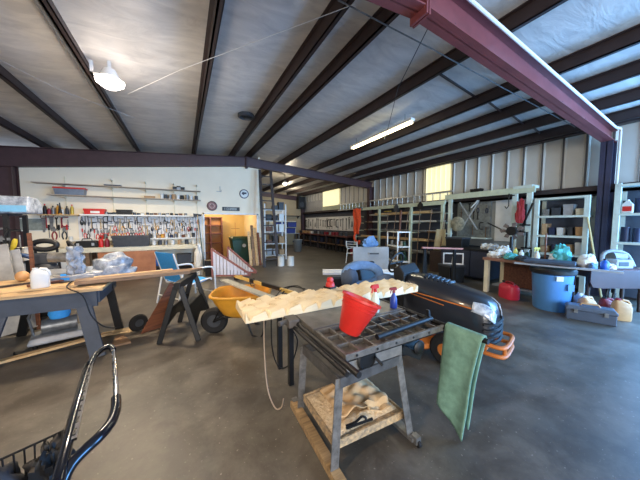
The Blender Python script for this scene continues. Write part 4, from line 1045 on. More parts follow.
# ---- white-framed shelf unit between the wash bench and the steel column
def shelf_unit(label, x0, x1, y0, y1, ht, levels, frame, back, uprights=()):
    t = T('shelf_unit', label, 'shelving', ((x0 + x1) / 2, (y0 + y1) / 2, 0))
    cx, cy = (x0 + x1) / 2, (y0 + y1) / 2
    for x in (x0, x1):
        for y in (y0, y1): MB().bb((x - cx - .035, y - cy - .045, 0), (x - cx + .035, y - cy + .045, ht)).build('post', frame, t)
    for z in levels: MB().bb((x0 - cx - .04, y0 - cy, z - .03), (x1 - cx, y1 - cy, z + .02)).build('shelf_board', frame, t)
    MB().bb((x1 - cx - .02, y0 - cy, .05), (x1 - cx, y1 - cy, ht)).build('back_panel', back, t)
    return t
frame_c = mat('shelf_white_green', (206, 216, 204), .55, 0, .08, 5)
bkm = mat('shelf_dark_back', (78, 86, 102), .7, 0, .15, 3)
LV = [.45, .92, 1.38, 1.88]
shelf_unit('white-framed open shelf unit against the wall, before the steel column', 8.3, 8.75, 2.16, 3.11, 2.36, LV + [2.34], frame_c, bkm)
LV2 = [.5, 1.28, 1.9]
shelf_unit('white-framed shelf unit past the steel column, with a bottle at its edge', 8.3, 8.75, 1.2, 1.7, 2.56, LV2 + [2.52], frame_c, bkm)
lv_n = {0: 'bottom', 1: 'lower', 2: 'middle', 3: 'upper'}
R2 = random.Random(5)
for li, z in enumerate(LV):
    y = 3.02
    while y > 2.28:
        kd = R2.random(); c, cn = R2.choice([(dark_g, 'dark grey'), (grey_p, 'blue-grey'), (white_pl, 'white'), (card, 'brown'), (dred, 'dark red'), (tan, 'tan'), (navy, 'navy'), (steel, 'silver')])
        w = R2.uniform(.1, .2)
        if li == 3 and y < 2.7: c, cn = R2.choice([(cream, 'cream'), (white_pl, 'white'), (grey_l, 'pale grey')]); w = .2
        lab = '%s %s on the %s board of the white shelf unit before the column' % (cn, 'box' if kd < .6 else 'can', lv_n[li])
        if kd < .6: g_box(lab, c, c, (8.5, y - w / 2, z + .02), (.28, w * .9, R2.uniform(.14, .3)), 0, '%s boxes on the %s board before the column' % (cn, lv_n[li]), 'carton', 'box')
        else: g_can(lab, c, (8.5, y - w / 2, z + .02), R2.uniform(.14, .24), w * .42, '%s cans on the %s board before the column' % (cn, lv_n[li]), 'can', None, 'can')
        y -= w + .03
for li, z in enumerate(LV2):
    y = 1.6
    while y > 1.3:
        c, cn = R2.choice([(dark_g, 'dark grey'), (grey_p, 'blue-grey'), (navy, 'navy'), (card, 'brown'), (steel, 'silver')])
        lab = '%s canister on the %s board of the shelf unit past the column' % (cn, ['bottom', 'middle', 'upper'][li])
        g_can(lab, c, (8.52, y, z + .02), R2.uniform(.18, .34), .07, '%s canisters on the %s board past the column' % (cn, ['bottom', 'middle', 'upper'][li]), 'canister', None, 'can')
        y -= .17
q = rp(618, 216, 8.32)
t = T('white_jug', 'white jug with a red label on the shelf edge past the column', 'jug', (8.33, 1.56, 1.922)); t.scale = (.75, .75, .75)
MB().loft([[Vector((sx * a, sy * b, z)) for sx, sy in ((-1, -1), (1, -1), (1, 1), (-1, 1))] for a, b, z in ((.055, .1, 0), (.06, .105, .02), (.06, .105, .24), (.03, .035, .34))]).build('body', white_pl, t, bev=.012)
MB().cyl((0, 0, .34), (0, 0, .38), .03, n=12).build('cap', white_pl, t)
MB().bb((-.064, -.085, .05), (-.058, .085, .19)).build('label_patch', red, t)
t.name = 'jug'
# yellow pole leaning at the end post
a = rp(604, 262, 8.15); b = rp(590, 217, 8.2)
MB().cyl((a.x, a.y, .05), (b.x + .04, b.y + .05, b.z), .02, n=8).build('wooden_pole', mat('yellow_pole', (206, 184, 130), .5, 0, .1, 8), label='pale yellow pole leaning on the shelf unit beside the steel column', cat='pole')
# ---- covered bay: white posts, header, white back boards, hung things (Y 3.3 - 5.6)
bx = 8.3
t = T('workshop_bay', 'white-framed wall bay with pegboard behind the black bench', 'bay', (8.5, 4.4, 0))
def BY(x, y, z): return Vector((x - 8.5, y - 4.4, z))
for y in (5.58, 3.62, 3.28): MB().bb(BY(8.26, y - .06, 0), BY(8.34, y + .06, 2.72)).build('post', frame_c, t)
MB().bar(BY(8.24, 5.75, 2.62), BY(8.24, 3.15, 2.62), .05, .17).build('header', pale_green, t)
MB().bb(BY(8.2, 3.2, 2.66), BY(8.6, 3.65, 2.74)).build('end_box', frame_c, t)
MB().bb(BY(8.74, 3.3, .95), BY(8.78, 5.6, 2.6)).build('back_board', mat('bay_back', (156, 160, 158), .7, 0, .1, 2), t)
MB().bb(BY(8.7, 3.75, 1.15), BY(8.735, 4.32, 2.5)).build('white_panel', white_p, t)
MB().bb(BY(8.68, 4.45, 1.2), BY(8.73, 5.5, 2.5)).build('pegboard_panel', mat('bay_peg', (136, 142, 140), .7, 0, .2, 14), t)
MB().bb(BY(8.4, 4.4, 1.2), BY(8.74, 5.55, 1.24)).build('shelf_board', frame_c, t)
# hung tools inside the bay
R3 = random.Random(9)
n = 0
for z in (2.25, 1.95, 1.6):
    for y in [4.56 + .14 * k for k in range(7)]:
        if R3.random() < .25: continue
        kd = R3.choice(['wrench', 'clamp', 'pliers', 'hammer'])
        lab = {'wrench': 'dark wrench hanging in the white bay above the black bench', 'clamp': 'dark clamp hanging in the white bay above the black bench', 'pliers': 'dark-handled pliers hanging in the white bay above the black bench', 'hammer': 'hammer hanging in the white bay above the black bench'}[kd]
        o = {'wrench': lambda: g_wrench(lab, (0, 0, 0), 'wrenches hanging in the white bay', .24, black_m), 'clamp': lambda: g_clamp(lab, (0, 0, 0), 'clamps hanging in the white bay', black_m, 1.1), 'pliers': lambda: g_pliers(lab, navy, (0, 0, 0), 'pliers hanging in the white bay'), 'hammer': lambda: g_hammer(lab, (0, 0, 0), 'hammers hanging in the white bay', oldwood)}[kd]()
        o.location = (8.678, y, z + R3.uniform(-.05, .05)); o.rotation_euler = (0, 0, -PI / 2)
# crossed silver frame (X) hung at the far post
q = rp(468, 214, 8.2)
t = T('scissor_bracket', 'silver X-shaped folding bracket hanging at the far post of the bay', 'bracket', (8.22, q.y, q.z))
MB().bar((0, -.32, .42), (0, .22, -.52), .02, .05, (1, 0, 0)).build('bar', alum, t)
MB().bar((0, .3, .4), (0, -.3, -.5), .02, .05, (1, 0, 0)).build('bar', alum, t)
MB().bar((-.02, -.1, .2), (-.02, -.3, .42), .02, .06, (1, 0, 0)).build('clip', white_pl, t)
q = rp(457, 224, 8.15)
MB().lathe([(0, 0), (.24, 0), (.25, .02), (.2, .05), (0, .05)], 26, (0, 0, 0), (0, -PI / 2, 0)).build('pulley_disc', mat('disc_grey', (172, 170, 150), .5, .3, .3, 8), loc=(8.19, q.y, q.z), smooth=True, label='round greenish metal disc hanging on the far bay post', cat='disc')
q = rp(512, 232, 7.75)
t = T('fan_blade_guard', 'dark cluster of metal blades on a stand in front of the bay', 'machine', (7.75, q.y, 0))
MB().cyl((0, 0, 0), (0, 0, 1.35), .04, n=10).build('post', black_m, t)
m = MB()
for k in range(7):
    a = 2 * PI * k / 7; m.prism([(math.cos(a + d) * r_, 1.5 + math.sin(a + d) * r_ * .8) for d, r_ in ((-.2, .1), (-.28, .26), (.1, .3), (.3, .2), (.2, .1))], 'x', -.03 + .01 * k, -.02 + .01 * k)
m.build('blades', mat('blade_brown', (128, 116, 112), .5, .1, .2, 10), t); MB().cyl((-.06, 0, 1.5), (.06, 0, 1.5), .12, n=18).build('hub', black_m, t)
MB().bar((0, .1, 1.45), (0, .62, 1.72), .03, .03).build('lever', black_m, t)
MB().lathe([(.0, 0), (.15, 0), (.15, .03), (0, .05)], 18).build('base', black_m, t)
t.name = 'blade_stand'
q = rp(521, 214, 8.18)
g_bag('limp dark red cloth hanging beside the end post of the bay', rag_red, (8.14, q.y, q.z - .25), (.04, .1, .38), 3, 'hanging_cloth', 'cloth', .45)
# dark bars hung on the end panel
for i, (pa, pb) in enumerate((((526, 204), (525, 225)), ((533, 203), (520, 232)), ((527, 232), (526, 248)))):
    a = rp(*pa, 8.2); b = rp(*pb, 8.2)
    t = MB().bar(a, b, .035, .05, (1, 0, 0)).bar(b + Vector((0, .12, 0)), b - Vector((0, .12, 0)), .03, .04).build('pry_bar', black_m, label=['short dark T-shaped bar hanging on the near bay post', 'long slanted dark bar hanging on the near bay post', 'low dark T-shaped bar at the foot of the near bay panel'][i], cat='tool')
q = rp(509, 200, 8.2)
t = T('hanging_hook', 'thin dark hook hanging from the header of the bay', 'hook', (8.19, q.y, 2.55))
MB().tube([(0, 0, 0), (0, 0, -.35), (0, .05, -.42), (0, .09, -.36)], .014, 6).build('shank', black_m, t); MB().bar((0, -.14, -.06), (0, .14, -.06), .03).build('crossbar', black_m, t)
g_box('small black box sitting on the wall rail above the bay', black_p, black_p, (8.72, ry(475, 8.7), 2.602), (.18, .34, .26), 0, None, 'speaker_box', 'box', .2)
# dark low bench in front of the bay
t = T('black_bench', 'long black cabinet bench in front of the white bay', 'bench', (7.9, 4.75, 0))
MB().bb((-.35, -.88, .9), (.35, .65, .95)).build('worktop', black_p, t, bev=.004)
MB().bb((-.32, -.85, .08), (.33, .62, .9)).build('carcass', mat('cabinet_black', (36, 40, 52), .5, 0, .15, 4), t)
for y in (-.83, -.34, .15): MB().bb((-.345, y, .12), (-.322, y + .46, .86)).build('door', mat('cabinet_door', (48, 54, 70), .45, 0, .12, 4), t)
for i, (px, c, cn) in enumerate(((487, paper, 'white'), (497, grey_l, 'grey'), (493, white_pl, 'off-white'))):
    g_bag('crumpled %s rag on the black bench' % cn, c, (7.75, ry(px, 7.8), .952), (.1, .1, .1), i + 3, 'rag', 'cloth', .4)
g_box('large black machine case standing on the far end of the black bench', black_p, dark_g, (7.9, 5.02, .95), (.45, .56, .3), 0, None, 'machine_case', 'case', .15)
# ---- pipe and lumber rack further along (Y 5.8 - 11.3)
t = T('lumber_rack', 'long pale-green wall rack stacked with pipes and boards', 'rack', (8.45, 8.4, 0))
def RK(x, y, z): return Vector((x - 8.45, y - 8.4, z))
for y in (5.85, 7.3, 9.2, 11.1): MB().bb(RK(8.22, y - .05, 0), RK(8.32, y + .05, 2.5)).build('post', pale_green, t)
MB().bb(RK(8.2, 5.75, 2.38), RK(8.28, 11.2, 2.52)).build('header', pale_green, t)
RL = [.5, 1.0, 1.35, 1.75, 2.1]
for z in RL:
    for y in (5.85, 7.3, 9.2, 11.1): MB().bb(RK(8.22, y - .025, z - .05), RK(8.84, y + .025, z)).build('arm', pale_green, t)
k = 0
ORD = ['lowest', 'second', 'third', 'fourth', 'topmost']
for li, z in enumerate(RL):
    for j in range(5):
        mm, cn, rnd = R3.choice([(steel, 'steel pipe', 1), (oldwood, 'weathered board', 0), (pine, 'pine board', 0), (white_pl, 'white pipe', 1), (white_pl, 'white pipe', 1), (pine, 'pine board', 0), (alum, 'pale metal bar', 0)])
        ya, yb = 5.9 + R3.uniform(0, .8), 10.9 + R3.uniform(-1.5, .3); x = 8.37 + .108 * j
        lab = '%s lying on the %s arms of the long wall rack' % (cn, ORD[li]); gp = '%ss on the %s arms of the wall rack' % (cn, ORD[li])
        m = MB()
        if rnd: m.cyl((x, ya, z + .037), (x, yb, z + .037), .035, n=10)
        else: m.bb((x - .05, ya, z + .002), (x + .05, yb, z + (.05 if j else .1)))
        m.build(cn.replace(' ', '_'), mm, label=lab, cat='pipe' if rnd else 'board', group=gp)
# aluminium extension ladder hung along the wall
t = T('extension_ladder', 'long aluminium extension ladder hung level along the metal wall', 'ladder', (8.58, 9.4, 2.7))
for z in (-.17, .17): MB().bb((-.03, -3.7, z - .035), (.03, 3.9, z + .035)).build('rail', alum, t)
m = MB(); y = -3.5
while y < 3.9: m.cyl((0, y, -.15), (0, y, .15), .02, n=8); y += .31
m.build('rungs', alum, t); bpy.data.objects['rungs'].name = 'rung_set'
for y in (-3, 0, 3): MB().bb((-.02, y - .02, -.24), (.24, y + .02, -.2)).build('wall_bracket', steel, t)
# long-handled tools leaning on the rack
lt = [(386, 'rake', brass, 'yellow-headed rake'), (392, 'shovel', dark_g, 'dark shovel'), (399, 'pole', oldwood, 'thick brown pole'), (404, 'hoe', black_m, 'dark hoe'), (418, 'shovel', black_m, 'black shovel'), (427, 'rake', dark_g, 'dark rake')]
for i, (px, kd, mm, cn) in enumerate(lt):
    y = ry(px, 8.0)
    t = T({'rake': 'garden_rake', 'shovel': 'shovel', 'hoe': 'hoe', 'pole': 'wooden_pole'}[kd], cn + ' standing upright against the long wall rack', kd if kd != 'pole' else 'pole', (7.95, y, 0))
    MB().cyl((0, 0, .0), (.22, .06 * (-1) ** i, 2.25), .014 if kd != 'pole' else .045, n=8).build('shaft', oldwood if kd != 'pole' else brownwood, t)
    e = Vector((.22, .06 * (-1) ** i, 2.25))
    if kd == 'rake':
        m = MB().bar(e - Vector((0, .2, 0)), e + Vector((0, .2, 0)), .03)
        for j in range(9): m.bar(e + Vector((0, -.2 + .05 * j, 0)), e + Vector((-.08, -.2 + .05 * j, -.01)), .012)
        m.build('rake_head', mm, t)
    elif kd == 'shovel': MB().prism([(e.y - .12, e.z), (e.y + .12, e.z), (e.y + .13, e.z + .18), (e.y, e.z + .32), (e.y - .13, e.z + .18)], 'x', e.x - .01, e.x + .01).build('blade', mm, t)
    elif kd == 'hoe': MB().prism([(e.y - .1, e.z - .04), (e.y + .1, e.z - .04), (e.y + .12, e.z + .1), (e.y - .12, e.z + .1)], 'x', e.x - .05, e.x - .04).bar(e, e + Vector((-.05, 0, .03)), .02).build('blade', mm, t)
# broad scoop / snow shovel pale
q = rp(443, 238, 7.9)
t = T('scoop_shovel', 'broad pale scoop shovel leaning with its blade down near the bay', 'shovel', (7.9, q.y + .1, 0))
MB().cyl((0, 0, .8), (.3, .05, 2.1), .02, n=8).build('shaft', oldwood, t)
MB().surf(lambda u, v: Vector((-.04 + .1 * math.cos((u - .5) * 3) + .05 * v, (u - .5) * (.5 - .15 * v), .75 + .75 * v)), 8, 8).build('blade', mat('scoop_tan', (176, 164, 130), .6, 0, .12, 5), t, solid=.012, smooth=True)
t.location.z = -.745
t.location.z = 0
MB().bb((-.2, -.24, 0), (.2, .24, .74)).build('crate', darkwood, loc=(7.9, q.y + .12, 0), label='dark wooden crate under the broad pale scoop shovel', cat='crate')
# white step shelf in front of the rack
t = T('step_shelf', 'white tubular two-tier stand in front of the long wall rack', 'stand', (6.9, 6.65, 0), math.radians(-20))
for x in (-.22, .22):
    for y in (-.42, .42): MB().cyl((x, y, 0), (x, y, 1.42), .022, n=8).build('leg', white_p, t)
for z in (.35, .88, 1.4):
    MB().bb((-.24, -.44, z - .02), (.24, .44, z + .015)).build('tier', white_p, t)
for i in range(5): g_can('small %s can on the middle tier of the white stand' % ['green', 'white', 'brown', 'dark', 'silver'][i], [dgreen, white_pl, brownwood, dark_g, steel][i], (6.9 + .05 * (i % 2), 6.35 + .15 * i, .896), .16, .055)
for i in range(3): g_bag('%s bundle on the bottom tier of the white stand' % ['dark green', 'olive', 'grey'][i], [dgreen, oldwood, dark_g][i], (6.9, 6.4 + .25 * i, .37), (.12, .11, .2), i + 2, 'bundle', 'bundle', .4)
# orange safety netting hanging at the near end of the deep pegboard
q0 = rp(353, 208, 8.0); q1 = rp(358, 240, 8.0)
m = MB().surf(lambda u, v: Vector((.03 * math.sin(9 * u + 4 * v), (u - .5) * (.62 - .15 * v) + .04 * math.sin(v * 9), -1.35 * v + .02 * math.sin(u * 14))), 18, 26)
t = T('safety_netting', 'bright orange safety netting hanging from the wall rack', 'netting', (8.08, q0.y - .25, 2.5))
m.build('netting', hot_orange, t, solid=.03, smooth=True)
MB().tube(smoothpts([(0, .1, -1.3), (-.05, .15, -1.6), (.05, -.1, -1.85), (-.02, -.25, -1.7)]), .06, 8).build('loose_end', hot_orange, t, smooth=True)
MB().bb((-.02, -.34, -.02), (.12, .34, .03)).build('hanging_rail', steel, t)
g_box('dark red bin under the hanging orange netting', dred, black_p, (8.0, q0.y - .3, 0), (.4, .5, .55), 0, None, 'bin', 'bin')
# ---- deep bench with white tool board (Y 11.8 - 18.6)
S(MB().bb((8.8, 11.3, 2.55), (8.86, 18.8, 2.9)), 'wall_right_rail', pale_green)
S(MB().bb((8.82, 11.5, 2.95), (8.858, 18.7, 3.9)) if False else MB().bb((8.8, 15.75, 2.45), (8.83, 18.7, 3.4)), 'wall_right_insulation', mat('insul_grey', (176, 176, 176), .7, 0, .08, 2))
m = MB().bb((8.79, 11.9, 1.25), (8.855, 18.5, 2.15)); m.build('tool_board', white_p, label='long white tool board above the deep red-brown bench', cat='pegboard')
dp = None
kinds3 = ['wrench', 'pliers', 'hammer', 'clamp', 'saw']
y = 18.3; i = 0
while y > 12.0:
    kd = kinds3[R3.randrange(5)]
    lab = 'dark %s hanging on the long white board of the rear bay' % {'saw': 'hand saw', 'pliers': 'pair of pliers'}.get(kd, kd)
    gp = 'dark %ss on the long white board' % kd
    o = {'wrench': lambda: g_wrench(lab, (0, 0, 0), gp, .5, black_m), 'pliers': lambda: g_pliers(lab, black_p, (0, 0, 0), gp), 'hammer': lambda: g_hammer(lab, (0, 0, 0), gp, black_m), 'clamp': lambda: g_clamp(lab, (0, 0, 0), gp, black_m, 1.8), 'saw': lambda: g_saw(lab, (0, 0, 0), gp, black_p)}[kd]()
    o.location = (8.785, y, 1.7 + (.2 if kd in ('hammer', 'saw') else 0) + R3.uniform(-.05, .1)); o.rotation_euler = (0, 0, -PI / 2); o.scale = (1.4, 1, 1.3)
    y -= R3.uniform(.22, .4); i += 1
t = T('rear_workbench', 'long red-brown bench with dark legs under the white tool board', 'workbench', (8.45, 15.1, 0))
MB().bb((-.4, -3.5, .9), (.38, 3.5, .97)).build('benchtop', redwood, t)
MB().bb((-.35, -3.5, .4), (.36, 3.5, .44)).build('lower_shelf', oldwood, t)
for k in range(7): MB().bb((-.38, -3.48 + k * 1.155, 0), (-.3, -3.4 + k * 1.155, .9)).build('leg', darkwood, t)
MB().bb((.3, -3.5, 0), (.36, 3.5, .9)).build('back_panel', black_p, t)
y = 18.3; i = 0
while y > 11.9:
    c, cn = R3.choice([(dred, 'dark red'), (white_pl, 'white'), (dark_g, 'dark grey'), (dark_g, 'dark grey'), (tan, 'tan'), (steel, 'silver')])
    if R3.random() < .5: g_can('%s tin standing on the deep red-brown bench' % cn, c, (8.3, y, .97), .2, .1, '%s tins on the deep red-brown bench' % cn)
    else: g_box('%s box standing on the deep red-brown bench' % cn, c, c, (8.35, y, .97), (.3, .26, .18), 0, '%s boxes on the deep red-brown bench' % cn)
    c, cn = R3.choice([(darkwood, 'dark brown'), (black_p, 'black'), (dark_g, 'dark grey'), (navy, 'navy')])
    if abs(((y - 15.1 + 3.44) / 1.155) % 1 - 0) > .1: g_box('%s bin on the lower board of the deep bench' % cn, c, c, (8.4, y - .1, .442), (.4, .3, .3), 0, '%s bins on the lower board of the deep bench' % cn, 'bin', 'bin')
    y -= R3.uniform(.38, .6)
y = 17.6
while y > 12:
    g_can('dark round pot on the floor under the deep bench', black_p, (8.3, y, 0), .3, .12, 'dark pots on the floor under the deep bench', 'pot', dark_g, 'pot'); y -= .42
# far end: table with blue crates, trash can, shelf, speaker
t = T('rear_table', 'grey table against the far rear wall carrying blue crates', 'table', (6.88, 18.3, 0))
MB().bb((-1.1, -.4, .9), (1.1, .4, .96)).build('tabletop', grey_l, t)
for x in (-1.05, 1.05):
    for y in (-.36, .36): MB().bb((x - .04, y - .04, 0), (x + .04, y + .04, .9)).build('leg', steel, t)
MB().bb((-1.1, .34, .96), (1.1, .4, 1.9)).build('back_panel', cream, t)
for i, (x, z) in enumerate(((-.55, .96), (.4, .96), (-.5, 1.42), (.5, 1.42))):
    g_box('dark blue storage crate on the far rear table, %s' % ['bottom one nearer the rack', 'bottom one nearer the wall bench', 'top one nearer the rack', 'top one nearer the wall bench'][i], mat('royal_blue', (44, 62, 140), .5, 0, .1, 5), navy, (6.88 + x, 18.1, z), (.7, .36, .4), 0, None, 'storage_crate', 'crate', .12)
q = at(293, 252, Z=0)
t = T('trash_can', 'round grey trash can on the floor before the far rear table', 'trash can', (q.x + .3, q.y, 0))
MB().lathe([(.19, 0), (.21, .02), (.27, .7), (.29, .72), (.29, .75), (.25, .74), (.18, .04), (0, .03)], 22).build('body', mat('can_grey', (128, 132, 132), .5, 0, .08, 4), t, smooth=True)
for s in (-1, 1): MB().bb((s * .27 - .03, -.06, .6), (s * .27 + .03, .06, .65)).build('handle', dark_g, t)
t = T('wall_speaker', 'black loudspeaker box high on the far rear wall', 'speaker', (8.35, 18.5, 3.35))
MB().box((0, 0, 0), (.55, .5, .95)).build('cabinet', black_p, t, bev=.02); MB().cyl((0, -.26, -.15), (0, -.24, -.15), .2, n=20).build('cone', dark_g, t)
MB().bb((-.04, .2, -.05), (.04, .36, .05)).build('bracket', black_m, t)
t = T('rear_shelf', 'thin dark wall shelf with small boxes on the far rear wall', 'shelf', (6.9, 18.6, 2.3))
MB().bb((-1.5, -.2, -.02), (1.6, .22, .02)).build('shelf_board', darkwood, t)
for x in (-1.2, 0, 1.3): MB().prism([(-.16, -.02), (.22, -.02), (.22, -.22)], 'x', x - .015, x + .015).build('bracket', black_m, t)
g_box('pale carton on the thin dark rear shelf', white_pl, white_pl, (6.6, 18.6, 2.32), (.8, .3, .35), 0, None, 'carton', 'box')
# white garden chair frame near the netting
t = T('tubular_chair', 'white tubular chair frame standing by the orange netting', 'chair', (6.55, 8.75, 0), math.radians(-70))
for s in (-1, 1):
    MB().tube(smoothpts([(s * .27, .3, 0), (s * .27, .28, .55), (s * .27, .2, .62), (s * .27, -.25, .64), (s * .27, -.32, .95)], 5), .025, 8).build('side_frame', white_p, t, smooth=True)
    MB().tube([(s * .27, -.22, .62), (s * .27, -.34, 0)], .02, 8).build('leg', white_p, t)
MB().bb((-.26, -.25, .4), (.26, .28, .43)).build('seat', white_p, t)
for z in (.72, .82, .92): MB().bar((-.27, -.29, z), (.27, -.29, z), .05, .02).build('back_slat', white_p, t)
# grey folded table standing on edge with blue cloth
a = at(358, 270, Z=.0); 
t = T('folded_table', 'light grey folded table top standing on edge behind the tractor', 'folding table', (5.5, 6.5, 0), math.radians(-30))
MB().box((0, 0, .47), (1.2, .07, .9), (-.1, 0, 0)).build('tabletop', mat('fold_grey', (150, 150, 150), .55, 0, .1, 3), t, bev=.02)
MB().box((.1, -.07, .7), (.3, .03, .05), (-.1, 0, 0)).build('latch', dark_g, t)
for s in (-1, 1): MB().bar((s * .5, .02, .0), (s * .5, .32, .9), .03).build('leg', steel, t)
q = at(377, 249, Y=5.35)
g_bag('blue and white cloth bundle lying on top of the grey folded table', bluecloth, (5.52, 6.56, .93), (.3, .12, .2), 8, 'cloth_bundle', 'cloth', .35)
# ================================================================== cluttered bench, barrel, cans at the right
t = T('long_bench', 'long wooden bench cluttered with bottles behind the blue barrel', 'bench', (7.0, 2.6, 0))
def LB(x, y, z): return Vector((x - 7.0, y - 2.6, z))
MB().prism([(6.55 - 7, 3.5 - 2.6), (7.45 - 7, 3.5 - 2.6), (7.45 - 7, 2.1 - 2.6), (6.82 - 7, 2.1 - 2.6), (6.82 - 7, 2.46 - 2.6), (6.55 - 7, 2.46 - 2.6)], 'z', .8, .86).build('benchtop', mat('bench_wood', (146, 104, 84), .6, 0, .15, 3), t)
MB().bb(LB(6.95, 2.5, .18), LB(7.4, 3.2, .8)).build('pedestal', brownwood, t)
for x, y in ((6.62, 3.42), (7.38, 3.42), (6.9, 2.16), (7.38, 2.16)): MB().bb(LB(x - .045, y - .045, 0), LB(x + .045, y + .045, .8)).build('leg', cream, t)
MB().bb(LB(6.85, 2.2, .14), LB(7.4, 3.4, .17)).build('lower_shelf', grey_l, t)
BZ = .86
items = [('bag', 497, 6.8, paper, 'white', (.17, .15, .1)), ('bag', 504, 6.95, white_pl, 'off-white', (.2, .16, .16)), ('bag', 513, 6.75, teal, 'pale teal', (.14, .14, .09)), ('spray', 538, 6.8, white_pl, 'white', 0), ('bottle', 517, 7.0, mat('pale_yellow', (224, 222, 120), .5), 'yellow', .26), ('bottle', 523, 6.95, white_pl, 'white', .22), ('bottle', 529, 7.1, dgreen, 'green', .2), ('bag', 524, 6.72, dark_g, 'dark grey', (.16, .13, .07)), ('bottle', 509, 7.1, white_pl, 'tall white', .3)]
i = 0
for kd, px, x, c, cn, d in items:
    y = ry(px, x)
    if kd == 'bag': g_bag('crumpled %s bag on the cluttered wooden bench' % cn, c, (x, y, BZ + .002), d, i + 3, 'plastic_bag', 'bag', .35)
    elif kd == 'spray': g_spray('white spray bottle with yellow head on the cluttered wooden bench', white_pl, mat('pale_yellow', (224, 222, 120), .5), (x, ry(539, x), BZ), 2.2, .32, .05)
    else: g_bottle('%s bottle on the cluttered wooden bench' % cn, c, yellow if cn == 'yellow' else white_pl, d, .05, (x, y, BZ))
    i += 1
q = at(548, 262, Z=BZ)
t = T('upright_rod', 'thin brown rod standing upright on the bench behind the barrel', 'rod', (7.0, ry(547, 7.0), BZ + .002))
MB().lathe([(.07, 0), (.07, .03), (.02, .05)], 14).build('base', black_m, t); MB().cyl((0, 0, .04), (0, 0, .62), .017, n=8).build('rod', brownwood, t)
g_bag('teal and white cloth heap on the bench behind the barrel', teal, (7.05, ry(563, 7.05), BZ + .002), (.15, .15, .22), 4, 'cloth_heap', 'cloth', .4)
g_bag('pale grey cloth heap beside the teal one', paper, (7.0, ry(556, 7.0), BZ + .002), (.09, .09, .12), 7, 'cloth_heap', 'cloth', .4)
g_box('black shallow tray on the bench edge behind the barrel', black_p, dark_g, (7.2, ry(553, 7.2), BZ), (.2, .34, .09), 0, None, 'tray', 'tray', .2)
# blue barrel with boards on it
t = T('barrel_bin', 'big blue round bin with a black liner and boards on top', 'bin', (6.42, 2.1, 0))
bar_m = mat('barrel_blue', (82, 138, 196), .45, 0, .06, 3)
MB().lathe([(.26, 0), (.275, .02), (.315, .72), (.34, .73), (.345, .77), (.33, .78), (.3, .76), (.255, .04), (0, .03)], 30).build('body', bar_m, t, smooth=True)
m = MB().lathe([(.3, .7), (.352, .74), (.358, .8), (.33, .83), (.3, .8)], 30); m.build('bin_liner', black_p, t, smooth=True)
d = Vector((-.74, -.67, 0)); tn = Vector((.67, -.74, 0))
MB().bar(Vector((0, 0, .66)) + d * .322 - tn * .075, Vector((0, 0, .66)) + d * .322 + tn * .03, .012, .09).build('label_patch', paper, t)
MB().bar(Vector((0, 0, .5)) + d * .315 + tn * .1, Vector((0, 0, .5)) + d * .3 + tn * .2, .03, .12).build('handle', bar_m, t)
a = at(535, 260, Z=.85); b = at(608, 272, Z=.84)
MB().bar(Vector((6.25, 2.62, .855 + .02)), Vector((6.62, 1.2, .855 + .02)), .1, .03).build('board', grey_l, loc=(-.14, 0, .0), label='long pale board laid across the blue bin', cat='board')
MB().box((0, 0, .02), (.5, .75, .05)).build('foam_pad', grey_p, loc=(6.4, 2.15, .916), rz=.25, label='blue-grey rectangular pad lying on the blue bin', cat='pad', bev=.015)
# red gas can
q = at(513, 297, Z=0)
t = T('gas_can', 'dark red plastic fuel can on the floor beside the wooden bench', 'fuel can', (6.48, 2.86, 0), math.radians(62))
def rc(k, k2, z): return [Vector((math.copysign(abs(math.cos(a)) ** .5, math.cos(a)) * .2 * k, math.copysign(abs(math.sin(a)) ** .5, math.sin(a)) * .14 * k2, z)) for a in [2 * PI * i / 20 for i in range(20)]]
MB().loft([rc(.94, .94, 0), rc(1, 1, .03), rc(1, 1, .22), rc(.96, .9, .29), rc(.7, .6, .33)]).build('body', mat('can_red', (196, 44, 66), .42, 0, .08, 5), t, smooth=True)
MB().tube(smoothpts([(-.14, 0, .3), (-.1, 0, .37), (.06, 0, .37), (.12, 0, .31)]), .02, 8).build('handle', dred, t, smooth=True)
MB().cyl((.14, 0, .3), (.18, 0, .37), .03, n=12).build('cap', black_p, t)
# drop-leaf table
tc = at(612, 270, Z=.8)
t = T('drop_leaf_table', 'dark brown drop-leaf table with turned legs beside the toolbox', 'table', (7.05, 1.46, 0), math.radians(-30))
MB().bb((-.42, -.02, .8), (.75, .42, .83)).build('tabletop', redwood, t, bev=.006)
MB().prism([(-.41, .82), (.74, .82), (.74, .6), (.68, .5), (.5, .48), (-.2, .48), (-.36, .5), (-.41, .6)], 'y', -.045, -.02).build('drop_leaf', mat('leaf_brown', (78, 54, 52), .4, 0, .15, 3), t, bev=.005)
MB().bb((-.38, .02, .68), (.68, .38, .8)).build('apron', darkwood, t)
for x in (-.34, .64):
    for y in (.06, .35): MB().lathe([(.022, 0), (.03, .02), (.024, .1), (.036, .3), (.028, .4), (.042, .5), (.03, .58), (.042, .62), (.042, .7)], 12, (x, y, 0)).build('leg', darkwood, t, smooth=True)
Rz = Matrix.Rotation(math.radians(-30), 4, 'Z')
def DT(x, y, z): return Matrix.Translation((7.05, 1.46, 0)) @ Rz @ Vector((x, y, z))
p = DT(-.2, .24, .832); g_bag('white knitted heap like a folded towel on the drop-leaf table', paper, p, (.2, .13, .16), 2, 'folded_towel', 'towel', .2)
p = DT(-.08, .04, .83); g_bottle('short blue bottle standing on the drop-leaf table', mat('bright_blue', (40, 96, 196), .35, 0, .06, 4), black_p, .2, .06, p)
p = DT(.07, .06, .832); g_bag('small pale rag on the drop-leaf table beside the blue bottle', paper, p, (.07, .06, .06), 9, 'rag', 'cloth', .4)
